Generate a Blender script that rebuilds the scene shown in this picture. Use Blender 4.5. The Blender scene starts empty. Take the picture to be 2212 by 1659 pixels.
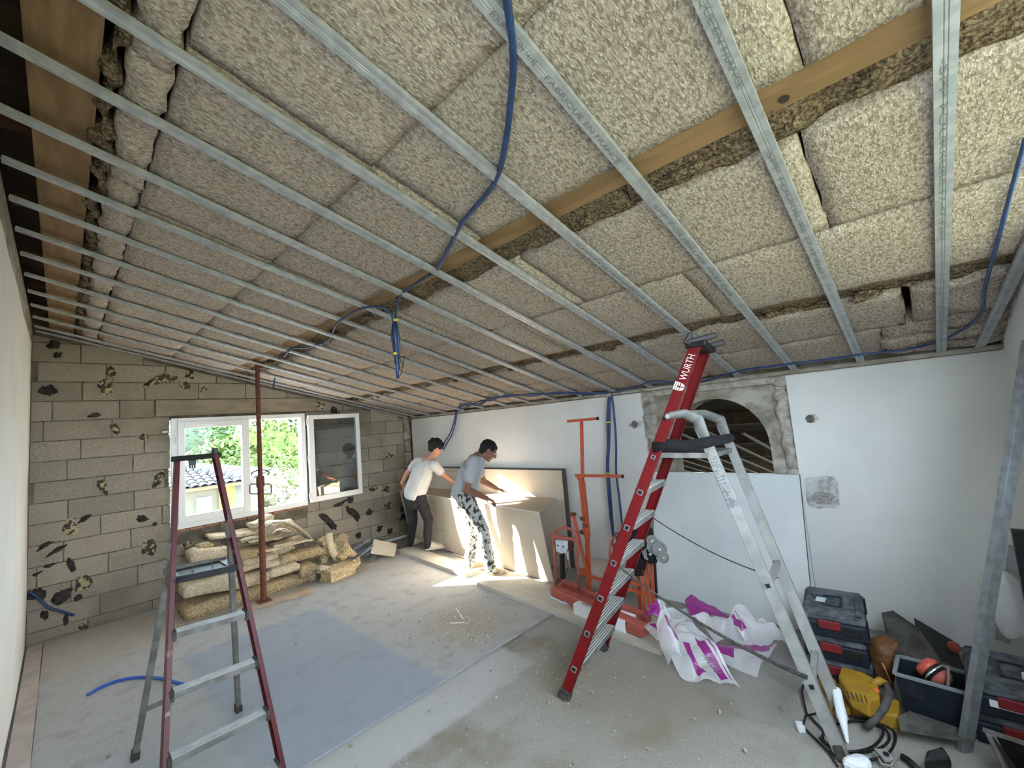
import bpy, bmesh, math, random
import numpy as np
from mathutils import Vector, Matrix, noise
random.seed(7)
SC = bpy.context.scene
COL = SC.collection
# ---------------------------------------------------------------- camera
FPX, YAW, PIT, ROL, SLO = 917.083, math.radians(46.888), math.radians(5.2475), math.radians(-4.734), math.radians(14.167)
CP = Vector((0, 0, 1.70))
ca, sa, cb, sb, cc, sc_ = math.cos(YAW), math.sin(YAW), math.cos(PIT), math.sin(PIT), math.cos(ROL), math.sin(ROL)
FW = Vector((sa*cb, ca*cb, sb)); RT0 = Vector((ca, -sa, 0)); UP0 = RT0.cross(FW)
RT = cc*RT0 + sc_*UP0; UP = -sc_*RT0 + cc*UP0
cam = bpy.data.cameras.new('camera'); camo = bpy.data.objects.new('camera', cam); COL.objects.link(camo)
cam.sensor_width = 36; cam.lens = FPX/2212*36; cam.clip_start = .02; cam.clip_end = 500
Rm = Matrix((RT, UP, -FW)).transposed()
camo.matrix_world = Matrix.Translation(CP) @ Rm.to_4x4()
SC.camera = camo
# ---------------------------------------------------------------- world, sun, exposure
w = bpy.data.worlds.new('sky'); SC.world = w; w.use_nodes = True
bg = w.node_tree.nodes['Background']; bg.inputs[0].default_value = (.70, .85, 1.0, 1); bg.inputs[1].default_value = 4.0
SUN = Vector((.79, -1, -.43)).normalized()
sl = bpy.data.lights.new('sun', 'SUN'); sl.energy = 32; sl.color = (1, .94, .86); sl.angle = math.radians(.6)
so = bpy.data.objects.new('sun', sl); COL.objects.link(so)
so.rotation_euler = (-SUN).to_track_quat('Z', 'Y').to_euler(); so.location = (-3, 12, 6)
vs = SC.view_settings; vs.view_transform = 'Standard'; vs.look = 'None'; vs.gamma = 1; vs.exposure = 2.0; vs.use_curve_mapping = False
SC.cycles.max_bounces = 10; SC.cycles.diffuse_bounces = 6; SC.cycles.transparent_max_bounces = 12
SC.cycles.sample_clamp_indirect = 8; SC.cycles.use_denoising = True
SC.cycles.caustics_reflective = False; SC.cycles.caustics_refractive = False
# ---------------------------------------------------------------- geometry of the room (metres; z up, x along the block wall, y towards it)
XR, YB, XL, YN = 4.06, 6.30, -.20, -.44
ZR, TS = 1.915, math.tan(SLO)
def zc(x, off=0): return ZR + off + TS*(XR-x)
def ray(x, y): return FW + RT*((x-1106)/FPX) - UP*((y-829.5)/FPX)
def Fz(x, y, z=0): r = ray(x, y); return CP + r*((z-CP.z)/r.z)
def Fx(x, y, X=XR): r = ray(x, y); return CP + r*(X/r.x)
def Fy(x, y, Y=YB): r = ray(x, y); return CP + r*(Y/r.y)
def Fd(x, y, d): return CP + ray(x, y)*d
def Fc(x, y, off=0): r = ray(x, y); return CP + r*((ZR+off+TS*XR-CP.z)/(r.z+TS*r.x))
V = Vector
# ---------------------------------------------------------------- materials
MATS = {}
def mat(name, c1, c2=None, scale=6, rough=.75, metal=0, bump=0, bscale=80, lo=.38, hi=.62, rnd=0, spec=.4, stretch=(1,1,1), c3=None, s3=1.5, lo3=.5, hi3=.7, bdist=.01, detail=5):
    m = bpy.data.materials.new(name); m.use_nodes = True; nt = m.node_tree; N = nt.nodes; L = nt.links
    b = N['Principled BSDF']; b.inputs['Roughness'].default_value = rough; b.inputs['Metallic'].default_value = metal
    b.inputs['Specular IOR Level'].default_value = spec
    g = N.new('ShaderNodeNewGeometry'); mp = N.new('ShaderNodeMapping'); mp.inputs['Scale'].default_value = stretch
    L.new(g.outputs['Position'], mp.inputs['Vector'])
    def nz(s, d=detail):
        n = N.new('ShaderNodeTexNoise'); n.inputs['Scale'].default_value = s; n.inputs['Detail'].default_value = d
        L.new(mp.outputs[0], n.inputs['Vector']); return n
    def mix(a, bb, fac):
        x = N.new('ShaderNodeMix'); x.data_type = 'RGBA'; L.new(fac, x.inputs['Factor'])
        for s, v in ((6, a), (7, bb)):
            if isinstance(v, tuple): x.inputs[s].default_value = (*v, 1)
            else: L.new(v, x.inputs[s])
        return x.outputs[2]
    def ramp(src, a, z):
        r = N.new('ShaderNodeMapRange'); r.inputs['From Min'].default_value = a; r.inputs['From Max'].default_value = z
        r.interpolation_type = 'SMOOTHSTEP'; L.new(src, r.inputs['Value']); return r.outputs[0]
    out = c1
    if c2: out = mix(c1, c2, ramp(nz(scale).outputs[0], lo, hi))
    if c3: out = mix(out, c3, ramp(nz(s3).outputs[0], lo3, hi3))
    if rnd:
        oi = N.new('ShaderNodeObjectInfo'); h = N.new('ShaderNodeHueSaturation')
        mr = N.new('ShaderNodeMapRange'); mr.inputs['To Min'].default_value = 1-rnd; mr.inputs['To Max'].default_value = 1+rnd
        L.new(oi.outputs['Random'], mr.inputs['Value']); L.new(mr.outputs[0], h.inputs['Value'])
        if isinstance(out, tuple): h.inputs['Color'].default_value = (*out, 1)
        else: L.new(out, h.inputs['Color'])
        out = h.outputs[0]
    if isinstance(out, tuple): b.inputs['Base Color'].default_value = (*out, 1)
    else: L.new(out, b.inputs['Base Color'])
    if bump:
        bp = N.new('ShaderNodeBump'); bp.inputs['Strength'].default_value = bump; bp.inputs['Distance'].default_value = bdist
        L.new(nz(bscale, 6).outputs[0], bp.inputs['Height']); L.new(bp.outputs[0], b.inputs['Normal'])
    MATS[name] = m; return m
def boxmask(m, boxes):
    """blend colours into world-space rectangles of a horizontal surface: (x0,x1,y0,y1,soft,colour,strength)"""
    nt = m.node_tree; N = nt.nodes; L = nt.links; b = N['Principled BSDF']
    cur = b.inputs['Base Color'].links[0].from_socket
    g = N.new('ShaderNodeNewGeometry'); sx = N.new('ShaderNodeSeparateXYZ')
    n = N.new('ShaderNodeTexNoise'); n.inputs['Scale'].default_value = 9; n.inputs['Detail'].default_value = 6; L.new(g.outputs['Position'], n.inputs['Vector'])
    ad = N.new('ShaderNodeVectorMath'); ad.operation = 'MULTIPLY_ADD'; ad.inputs[1].default_value = (.10, .10, 0); L.new(n.outputs['Color'], ad.inputs[0]); L.new(g.outputs['Position'], ad.inputs[2])
    L.new(ad.outputs[0], sx.inputs[0])
    for x0, x1, y0, y1, s, c, k in boxes:
        fs = []
        for ax, a, z in ((0, x0-s, x0+s), (0, x1+s, x1-s), (1, y0-s, y0+s), (1, y1+s, y1-s)):
            r = N.new('ShaderNodeMapRange'); r.interpolation_type = 'SMOOTHSTEP'; r.inputs['From Min'].default_value = a+.05; r.inputs['From Max'].default_value = z+.05
            L.new(sx.outputs[ax], r.inputs['Value']); fs.append(r.outputs[0])
        cu = fs[0]
        for f in fs[1:]:
            mm = N.new('ShaderNodeMath'); mm.operation = 'MULTIPLY'; L.new(cu, mm.inputs[0]); L.new(f, mm.inputs[1]); cu = mm.outputs[0]
        mm = N.new('ShaderNodeMath'); mm.operation = 'MULTIPLY'; L.new(cu, mm.inputs[0]); mm.inputs[1].default_value = k
        x = N.new('ShaderNodeMix'); x.data_type = 'RGBA'; L.new(mm.outputs[0], x.inputs['Factor']); L.new(cur, x.inputs[6]); x.inputs[7].default_value = (*c, 1); cur = x.outputs[2]
    L.new(cur, b.inputs['Base Color'])
def glassmat(name, tint, lo, hi):
    m = bpy.data.materials.new(name); m.use_nodes = True; nt = m.node_tree; N = nt.nodes; L = nt.links
    N.remove(N['Principled BSDF']); o = N['Material Output']
    t = N.new('ShaderNodeBsdfTransparent'); t.inputs[0].default_value = (*tint, 1)
    g = N.new('ShaderNodeBsdfGlossy'); g.inputs['Roughness'].default_value = .02
    f = N.new('ShaderNodeFresnel'); f.inputs[0].default_value = 1.5
    r = N.new('ShaderNodeMapRange'); r.inputs['To Min'].default_value = lo; r.inputs['To Max'].default_value = hi
    L.new(f.outputs[0], r.inputs['Value']); x = N.new('ShaderNodeMixShader')
    L.new(r.outputs[0], x.inputs[0]); L.new(t.outputs[0], x.inputs[1]); L.new(g.outputs[0], x.inputs[2]); L.new(x.outputs[0], o.inputs[0])
    return m
def filmmat(name, col, alpha, rough=.25):
    m = mat(name, col, rough=rough, spec=.6, bump=.35, bscale=30)
    nt = m.node_tree; b = nt.nodes['Principled BSDF']; b.inputs['Alpha'].default_value = alpha
    return m
M_wool = mat('mineral_wool', (.51,.435,.37), (.27,.22,.178), scale=85, lo=.36, hi=.66, rough=1, bump=1, bscale=150, spec=.05, bdist=.010, rnd=.06, c3=(.66,.60,.53), s3=150, lo3=.52, hi3=.66, stretch=(.5,1,1))
M_woolP = mat('pale_wool_offcut', (.72,.62,.46), (.54,.44,.30), scale=40, rough=1, bump=1, bscale=90, spec=.05, bdist=.012, rnd=.10)
M_wool2 = mat('shaded_wool_cut_edge', (.34,.265,.185), (.13,.09,.055), scale=85, lo=.35, hi=.62, rough=1, bump=1, bscale=60, spec=.05, bdist=.05, rnd=.08, stretch=(1,1,1))  # cut wool; seam shadows beside the joists are put into its dark colour
M_woolY = mat('mineral_wool_offcut', (.68,.55,.35), (.42,.31,.17), scale=60, rough=1, bump=1, bscale=55, spec=.05, bdist=.03, rnd=.12)
M_wood = mat('roof_timber', (.27,.165,.08), (.20,.12,.055), scale=5, rough=.75, bump=.2, bscale=40, stretch=(4,.6,4))
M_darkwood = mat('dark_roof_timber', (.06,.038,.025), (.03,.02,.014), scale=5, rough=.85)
M_galv = mat('galvanised_steel', (.44,.46,.48), (.34,.36,.38), scale=22, rough=.45, metal=.35, spec=.5, bump=.05, bscale=200)
M_ink = mat('black_stencil_ink', (.17,.18,.19), rough=.8)
M_block = mat('concrete_block', (.40,.355,.285), (.30,.26,.20), scale=110, rough=.95, bump=1, bscale=120, spec=.1, rnd=.16, c3=(.21,.18,.135), s3=1.3, lo3=.50, hi3=.72)
M_mortar = mat('mortar', (.21,.18,.135), (.13,.11,.08), scale=9, rough=.95, bump=.6, bscale=90)
M_lintel = mat('cast_concrete_beam', (.33,.28,.21), (.25,.21,.155), scale=7, rough=.95, bump=.5, bscale=60, stretch=(.5,1,2))
M_plaster = mat('plasterboard_white', (.71,.705,.68), (.67,.665,.645), scale=2.2, rough=.85, spec=.15, bump=.06, bscale=150)
M_plasterL = mat('painted_left_wall', (.80,.80,.76), (.76,.755,.71), scale=2, rough=.8, spec=.2)
M_beige = mat('plasterboard_beige', (.62,.55,.45), (.57,.50,.405), scale=2.5, rough=.85, spec=.15)
M_bluegrey = mat('plasterboard_face', (.62,.64,.64), (.58,.60,.60), scale=2.5, rough=.8, spec=.2)
M_core = mat('gypsum_core', (.12,.10,.085), rough=.9)
M_coreW = mat('gypsum_edge', (.74,.71,.66), rough=.9)
M_conc = mat('raw_concrete', (.34,.305,.25), (.22,.195,.155), scale=8, rough=.95, bump=.6, bscale=60, c3=(.44,.41,.36), s3=3, lo3=.5, hi3=.65, stretch=(1,1,1.8))
M_stone = mat('rubble_stone', (.44,.41,.36), (.30,.27,.225), scale=14, rough=.95, bump=.9, bscale=45, rnd=.15)
M_floor = mat('dusty_concrete_floor', (.395,.38,.35), (.31,.295,.265), scale=120, rough=.92, spec=.15, bump=.8, bscale=140, c3=(.25,.22,.17), s3=2.2, lo3=.50, hi3=.70)
M_felt = mat('dusty_grey_felt', (.45,.44,.42), (.365,.36,.345), scale=130, rough=.95, spec=.1, bump=.6, bscale=170, c3=(.34,.33,.31), s3=6, lo3=.48, hi3=.72)
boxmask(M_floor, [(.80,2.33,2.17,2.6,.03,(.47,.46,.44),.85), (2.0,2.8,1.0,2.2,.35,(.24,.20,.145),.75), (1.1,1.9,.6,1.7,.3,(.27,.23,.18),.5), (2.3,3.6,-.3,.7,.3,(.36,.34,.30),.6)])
boxmask(M_felt, [(.70,1.80,2.4,4.62,.05,(.27,.32,.39),.62), (.1,.8,2.4,3.6,.3,(.38,.40,.42),.6), (-.2,3.2,5.2,6.3,.2,(.46,.41,.33),.6), (2.15,2.75,2.7,3.4,.2,(.40,.33,.24),.6)])
M_blue = mat('blue_conduit', (.018,.055,.17), (.012,.035,.11), scale=30, rough=.4, spec=.5)
M_blue2 = mat('bright_blue_conduit', (.03,.10,.42), rough=.4)
M_black = mat('black_plastic', (.005,.005,.006), (.012,.012,.012), scale=20, rough=.5)
M_black2 = mat('black_fabric', (.004,.004,.005), (.009,.009,.009), scale=30, rough=.95)
M_red = mat('red_fibreglass', (.155,.003,.005), (.125,.003,.004), scale=8, rough=.45, spec=.25, rnd=.03)
M_redM = mat('maroon_dusty_paint', (.085,.004,.006), (.06,.004,.006), scale=12, rough=.5, c3=(.30,.17,.15), s3=16, lo3=.62, hi3=.8)
M_alu = mat('ladder_aluminium', (.34,.335,.315), (.27,.265,.25), scale=12, rough=.5, metal=.3, spec=.5)
M_aluD = mat('dusty_aluminium', (.185,.175,.16), (.12,.112,.10), scale=14, rough=.75, metal=.1)
M_rubber = mat('black_rubber', (.03,.028,.026), (.07,.06,.05), scale=40, rough=.9)
M_gcap = mat('grey_plastic_cap', (.19,.19,.175), (.15,.15,.14), scale=20, rough=.55)
M_rust = mat('rusty_steel', (.17,.055,.032), (.10,.038,.026), scale=25, rough=.7, metal=.2, bump=.2, bscale=120)
M_timber = mat('pale_timber', (.48,.38,.27), (.38,.28,.19), scale=6, rough=.85, stretch=(.5,6,6), bump=.2, bscale=40)
M_timberR = mat('board_reddish_edge', (.36,.20,.13), rough=.85)
M_plank = mat('dusty_board', (.53,.48,.40), (.45,.41,.345), scale=5, rough=.9, bump=.3, bscale=70, stretch=(2,.5,2), c3=(.40,.36,.30), s3=3)
M_orange = mat('orange_enamel', (.50,.085,.03), (.40,.07,.028), scale=10, rough=.5, c3=(.40,.11,.06), s3=7, lo3=.62, hi3=.8)
M_salmon = mat('faded_red_enamel', (.42,.10,.07), (.35,.08,.06), scale=10, rough=.55, c3=(.55,.30,.22), s3=9, lo3=.6, hi3=.75)
M_pvc = mat('white_window_frame', (.86,.85,.83), rough=.3, spec=.5)
M_brick = mat('terracotta', (.42,.20,.13), (.34,.16,.10), scale=14, rough=.9, rnd=.15)
M_glue = mat('torn_adhesive', (.03,.027,.02), (.09,.075,.055), scale=30, rough=.9, bump=.8, bscale=60, c3=(.42,.35,.20), s3=22, lo3=.50, hi3=.55)
M_glueK = mat('black_adhesive', (.018,.016,.014), (.05,.042,.033), scale=30, rough=.85, bump=.8, bscale=60)
M_skinB = mat('light_skin', (.56,.29,.195), (.50,.25,.165), scale=20, rough=.55, spec=.35)
M_skinM = mat('tanned_skin', (.235,.105,.065), (.20,.088,.055), scale=20, rough=.5, spec=.35)
M_hair = mat('dark_hair', (.0022,.0018,.0015), (.005,.004,.003), scale=60, rough=.7, bump=.6, bscale=120)
M_teeW = mat('white_cotton', (.60,.59,.575), (.54,.53,.52), scale=6, rough=.9, spec=.1, bump=.9, bscale=14, bdist=.02, stretch=(1,1,.5))
M_teeG = mat('pale_grey_cotton', (.38,.39,.40), (.33,.34,.355), scale=6, rough=.9, spec=.1, bump=1, bscale=13, bdist=.025, stretch=(1,1,.4))
M_pantsB = mat('charcoal_trousers', (.022,.022,.026), (.016,.016,.02), scale=12, rough=.9, bump=.5, bscale=14, bdist=.02)
M_pantsM = mat('paint_spattered_trousers', (.42,.41,.39), (.035,.035,.032), scale=32, lo=.53, hi=.57, rough=.85, bump=.8, bscale=20, bdist=.02, stretch=(1,1,.7), c3=(.10,.10,.095), s3=5, lo3=.60, hi3=.66)
M_shoe = mat('cream_trainer', (.62,.56,.46), (.52,.45,.35), scale=30, rough=.8)
M_shoe2 = mat('dusty_tan_trainer', (.46,.36,.25), (.38,.29,.19), scale=30, rough=.8)
M_navy = mat('navy_case_plastic', (.005,.010,.020), (.008,.013,.022), scale=16, rough=.6, c3=(.04,.045,.052), s3=9, lo3=.55, hi3=.8)
M_dust_shade = mat('dusty_shaded_case_lid', (.125,.135,.145), (.045,.055,.065), scale=14, rough=.9, rnd=.05)  # dusty lids; shadow over the right-hand cases is put into the colour
M_latch = mat('red_latch', (.20,.014,.018), (.15,.016,.02), scale=12, rough=.5)
M_yellow = mat('yellow_tool_body', (.40,.225,.02), (.33,.18,.018), scale=14, rough=.5, c3=(.42,.33,.20), s3=9, lo3=.62, hi3=.8)
M_leather = mat('brown_leather', (.16,.065,.02), (.10,.04,.014), scale=12, rough=.6, bump=.4, bscale=50)
M_film = filmmat('white_translucent_film', (.80,.79,.80), .54)
M_purple = filmmat('purple_printed_film', (.30,.022,.22), .93)
M_white = mat('white_card', (.74,.74,.76), rough=.7)
M_paper = mat('white_paper', (.78,.80,.83), rough=.8, bump=.3, bscale=20)
M_silver = mat('bright_steel', (.60,.60,.58), rough=.3, metal=.8)
M_tape = mat('yellow_tape', (.65,.50,.05), rough=.5)
M_wtext = mat('white_print', (.72,.70,.68), rough=.6)
M_zinc = mat('pale_blue_zinc_plate', (.55,.62,.66), (.48,.54,.58), scale=30, rough=.5)
M_crumb = mat('plaster_crumb', (.42,.38,.31), (.26,.23,.175), scale=40, rough=.95, rnd=.2)
M_glass = glassmat('window_glass', (.93,.96,.95), .004, .30)
M_glassO = glassmat('open_sash_glass', (.80,.83,.83), .10, .80)
# outdoors
M_leafA = mat('green_leaves', (.060,.115,.028), (.035,.07,.016), scale=3, rough=.8, rnd=.15)
M_leafB = mat('yellow_green_leaves', (.11,.155,.028), (.06,.10,.02), scale=3, rough=.8, rnd=.15)
M_bark = mat('bark', (.10,.07,.05), rough=.9)
M_tile = mat('grey_roof_tile', (.12,.115,.12), (.075,.07,.08), scale=9, rough=.8, rnd=.12)
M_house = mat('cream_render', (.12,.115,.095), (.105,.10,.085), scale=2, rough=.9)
M_houseY = mat('yellow_render', (.24,.15,.05), rough=.9)
M_road = mat('pale_driveway', (.36,.37,.39), (.31,.32,.34), scale=.6, rough=.9)
M_ground = mat('lawn', (.10,.11,.05), (.15,.14,.09), scale=.4, rough=.95)
# ---------------------------------------------------------------- mesh helpers
ORG = {}
class MB:
    def __init__(s): s.v = []; s.f = []; s.mi = []; s.cur = 0
    def add(s, vs_, fs):
        o = len(s.v); s.v += [V(p) for p in vs_]; s.f += [tuple(o+i for i in f) for f in fs]; s.mi += [s.cur]*len(fs); return s
    def m(s, i): s.cur = i; return s
    def box(s, c, size, R=None, jit=0):
        c = V(c); h = V(size)/2; P = []
        for z in (-1, 1):
            for y in (-1, 1):
                for x in (-1, 1):
                    p = V((x*h.x, y*h.y, z*h.z))
                    if jit: p += V((random.uniform(-1,1), random.uniform(-1,1), random.uniform(-1,1)))*jit
                    P.append(c + (R @ p if R else p))
        return s.add(P, [(0,2,3,1),(4,5,7,6),(0,1,5,4),(2,6,7,3),(0,4,6,2),(1,3,7,5)])
    def hexa(s, P): return s.add(P, [(0,2,3,1),(4,5,7,6),(0,1,5,4),(2,6,7,3),(0,4,6,2),(1,3,7,5)])
    def bar(s, p0, p1, w_, h, up=(0,0,1)):
        p0, p1 = V(p0), V(p1); d = (p1-p0).normalized(); sd = d.cross(V(up))
        if sd.length < 1e-4: sd = d.cross(V((1,0,0)))
        sd.normalize(); u = sd.cross(d)
        P = [p + sd*(x*w_/2) + u*(y*h/2) for p in (p0, p1) for y in (-1, 1) for x in (-1, 1)]
        return s.add(P, [(0,1,3,2),(4,6,7,5),(0,4,5,1),(2,3,7,6),(0,2,6,4),(1,5,7,3)])
    def prism(s, poly, vec):
        n = len(poly); vec = V(vec); P = [V(p) for p in poly]
        return s.add(P + [p+vec for p in P], [tuple(range(n-1,-1,-1)), tuple(range(n,2*n))] + [(i, (i+1)%n, n+(i+1)%n, n+i) for i in range(n)])
    def tube(s, pts, r, n=8, caps=True, el=None, side=None):
        pts = [V(p) for p in pts]; k = len(pts); rs = r if isinstance(r, (list, tuple)) else [r]*k
        t0 = (pts[1]-pts[0]).normalized(); ref = V(side) if side else (V((0,0,1)) if abs(t0.z) < .9 else V((1,0,0)))
        P = []; u = None
        for i, p in enumerate(pts):
            t = (pts[min(i+1,k-1)]-pts[max(i-1,0)]).normalized()
            if side or u is None: a = ref - t*ref.dot(t)
            else: a = u - t*u.dot(t)
            a.normalize(); u = a; b = t.cross(a)
            e = el[i] if el else 1
            for j in range(n):
                th = 2*math.pi*j/n; P.append(p + a*(math.cos(th)*rs[i]) + b*(math.sin(th)*rs[i]*e))
        F = [(i*n+j, i*n+(j+1)%n, (i+1)*n+(j+1)%n, (i+1)*n+j) for i in range(k-1) for j in range(n)]
        if caps: F += [tuple(range(n-1,-1,-1)), tuple((k-1)*n+j for j in range(n))]
        return s.add(P, F)
    def ball(s, c, r, n=10, R=None, nz=0, nf=6):
        c = V(c); r = V((r,r,r)) if isinstance(r, (int, float)) else V(r); P = [(0,0,1)]
        for i in range(1, n):
            for j in range(2*n): P.append((math.sin(math.pi*i/n)*math.cos(math.pi*j/n), math.sin(math.pi*i/n)*math.sin(math.pi*j/n), math.cos(math.pi*i/n)))
        P.append((0,0,-1)); m_ = 2*n; Q = []
        for p in P:
            q = V((p[0]*r.x, p[1]*r.y, p[2]*r.z))
            if R: q = R @ q
            if nz: q *= 1 + nz*noise.noise((c+q)*nf)
            Q.append(c+q)
        F = [(0, 1+j, 1+(j+1)%m_) for j in range(m_)]
        for i in range(n-2): F += [(1+i*m_+j, 1+(i+1)*m_+j, 1+(i+1)*m_+(j+1)%m_, 1+i*m_+(j+1)%m_) for j in range(m_)]
        e = len(P)-1; F += [(e, 1+(n-2)*m_+(j+1)%m_, 1+(n-2)*m_+j) for j in range(m_)]
        return s.add(Q, F)
    def cap(s, p0, p1, r0, r1, side, e0=1, e1=1, n=14):
        """tapered capsule with an elliptical section: radius r along side, r*e across"""
        p0, p1 = V(p0), V(p1); t = (p1-p0).normalized(); pts = []; rs = []; es = []
        for k in (1, .92, .7, .38): pts.append(p0 - t*(r0*e0*k*.9)); rs.append(max(.001, r0*math.sqrt(1-k*k*.98))); es.append(e0)
        for k in range(5): f_ = k/4; pts.append(p0.lerp(p1, f_)); rs.append(r0+(r1-r0)*f_); es.append(e0+(e1-e0)*f_)
        for k in (.38, .7, .92, 1): pts.append(p1 + t*(r1*e1*k*.9)); rs.append(max(.001, r1*math.sqrt(1-k*k*.98))); es.append(e1)
        return s.tube(pts, rs, n=n, el=es, side=side)
    def lathe(s, c, ax, prof, n=20):
        ax = V(ax).normalized(); c = V(c); a = ax.orthogonal().normalized(); b = ax.cross(a); P = []
        for (r, h) in prof:
            for j in range(n): th = 2*math.pi*j/n; P.append(c + ax*h + (a*math.cos(th)+b*math.sin(th))*r)
        k = len(prof); F = [(i*n+j, i*n+(j+1)%n, (i+1)*n+(j+1)%n, (i+1)*n+j) for i in range(k-1) for j in range(n)]
        F += [tuple(range(n-1,-1,-1)), tuple((k-1)*n+j for j in range(n))]
        return s.add(P, F)
    def build(s, name, mt, parent=None, smooth=False, bevel=0, org=None, fixn=True):
        if parent is not None: o_ = ORG[parent.name]
        elif org is not None: o_ = V(org)
        else:
            xs = [p.x for p in s.v]; ys = [p.y for p in s.v]; zs = [p.z for p in s.v]
            o_ = V(((min(xs)+max(xs))/2, (min(ys)+max(ys))/2, min(zs)))
        me = bpy.data.meshes.new(name); me.from_pydata([p-o_ for p in s.v], [], s.f)
        for mm in (mt if isinstance(mt, (list, tuple)) else [mt]): me.materials.append(mm)
        me.polygons.foreach_set('material_index', s.mi)
        if fixn:
            b_ = bmesh.new(); b_.from_mesh(me); bmesh.ops.recalc_face_normals(b_, faces=b_.faces); b_.to_mesh(me); b_.free()
        if smooth: me.polygons.foreach_set('use_smooth', [True]*len(me.polygons))
        me.update(); o = bpy.data.objects.new(name, me); COL.objects.link(o)
        if parent is not None: o.parent = parent
        else: o.location = o_
        ORG[o.name] = o_
        if bevel:
            md = o.modifiers.new('bevel', 'BEVEL'); md.width = bevel; md.segments = 2; md.limit_method = 'ANGLE'
        return o
def tag(o, label, cat, group=None):
    o['label'] = label; o['category'] = cat
    if group: o['group'] = group
    return o
def struct(o): o['kind'] = 'structure'; return o
def thing(name, loc, label, cat, group=None):
    o = bpy.data.objects.new(name, None); o.empty_display_size = .1; COL.objects.link(o); o.location = loc; ORG[o.name] = V(loc)
    return tag(o, label, cat, group)
def rough_sheet(mb, x0, x1, y0, y1, zf, th, amp=.008, step=.05, edge=.01, fr=9, seed=0):
    """a soft slab: noisy lower face, ragged rim, flat back; zf(x,y) gives the lower surface"""
    nx = max(2, int((x1-x0)/step)+1); ny = max(2, int((y1-y0)/step)+1); P = []
    for lay in (0, 1):
        for j in range(ny+1):
            for i in range(nx+1):
                x = x0+(x1-x0)*i/nx; y = y0+(y1-y0)*j/ny; q = V((x, y, seed*3.7))
                ex = min(i, nx-i)/nx*(x1-x0); ey = min(j, ny-j)/ny*(y1-y0)
                if i in (0, nx): x += edge*noise.noise(q*14)*(1)
                if j in (0, ny): y += edge*noise.noise(q*14+V((9,9,9)))
                z = zf(x, y)
                if lay == 0:
                    rd = .012*max(0, 1-min(ex, ey)/.03)
                    z += amp*noise.noise(q*fr) + amp*.5*noise.noise(q*fr*3) + rd
                else: z += th
                P.append((x, y, z))
    m_ = nx+1; n2 = m_*(ny+1); F = []
    for j in range(ny):
        for i in range(nx):
            a = j*m_+i; F.append((a, a+m_, a+m_+1, a+1)); F.append((n2+a, n2+a+1, n2+a+m_+1, n2+a+m_))
    for i in range(nx): F.append((i, i+1, n2+i+1, n2+i)); a = ny*m_+i; F.append((a+1, a, n2+a, n2+a+1))
    for j in range(ny): a = j*m_; F.append((a+m_, a, n2+a, n2+a+m_)); a += nx; F.append((a, a+m_, n2+a+m_, n2+a))
    return mb.add(P, F)
def text_mesh(name, s, size, origin, xdir, ydir, mt, parent, width=None, off=.0006):
    c = bpy.data.curves.new(name, 'FONT'); c.body = s; c.size = size; c.resolution_u = 3; c.extrude = .0002
    t = bpy.data.objects.new(name+'_tmp', c); COL.objects.link(t); bpy.context.view_layer.update()
    me = bpy.data.meshes.new_from_object(t); COL.objects.unlink(t); bpy.data.objects.remove(t)
    xd = V(xdir).normalized(); yd = V(ydir).normalized(); nd = xd.cross(yd); origin = V(origin)
    wd = max(v.co.x for v in me.vertices) if len(me.vertices) else 1; k = (width/wd) if width else 1
    o_ = ORG[parent.name]
    for v in me.vertices: p = v.co.copy(); v.co = origin + xd*(p.x*k) + yd*p.y + nd*(p.z+off) - o_
    me.name = name; me.materials.clear(); me.materials.append(mt)
    o = bpy.data.objects.new(name, me); COL.objects.link(o); o.parent = parent; ORG[o.name] = o_; return o
# ================================================================ SETTING
o = MB().box((1.95, 2.97, -.06), (4.6, 7.1, .12)).build('floor', M_floor); struct(o); FLOOR = o
rough_sheet(MB(), -.10, 3.4, 2.53, 6.24, lambda x, y: .0, .004, amp=0, step=.25, edge=.012).build('felt_sheet', M_felt, FLOOR)
MB().box((-.15, 2.9, .012), (.095, 6.6, .024)).build('edge_strip', mat('pinkish_screed', (.47,.40,.36), (.40,.34,.30), scale=7, rough=.95), FLOOR)
o = MB().box((2.0, 2.97, -1.68), (4.6, 7.1, 3.10)).build('added_storey_below', mat('outer_render', (.55,.52,.45), rough=.9)); struct(o)  # unseen lower storey, added so the ground behind lies in its shadow
# left wall with its swollen plaster edge
mb = MB()
prof = [(-.32, -.5), (-.205, -.5)]
nz_ = 26; ys = [-.44 + i*(6.16+.44)/40 for i in range(41)] + [6.21, 6.25, 6.28]
P = []; F = []
for i, y in enumerate(ys):
    for k in range(nz_+1):
        f_ = k/nz_; top = 2.86 if y < 5.2 else 2.86
        z = f_*top; x = XL - .012 + .008*noise.noise(V((y*1.1, z*1.1, 0)))
        if y > 6.18: x -= (y-6.18)*.5
        P.append((x, y, z))
for i in range(len(ys)-1):
    for k in range(nz_): a = i*(nz_+1)+k; F.append((a, a+1, a+nz_+2, a+nz_+1))
mb.add(P, F); mb.box((-.30, 2.95, 1.66), (.12, 7.0, 3.34))
WL = struct(mb.build('wall_left', M_plasterL, smooth=False))
# masonry of the left wall above the plaster, under the roof
MB().box((-.26, 2.9, 2.96), (.10, 6.8, .21)).build('concrete_ring_beam', M_conc, WL)
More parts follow.
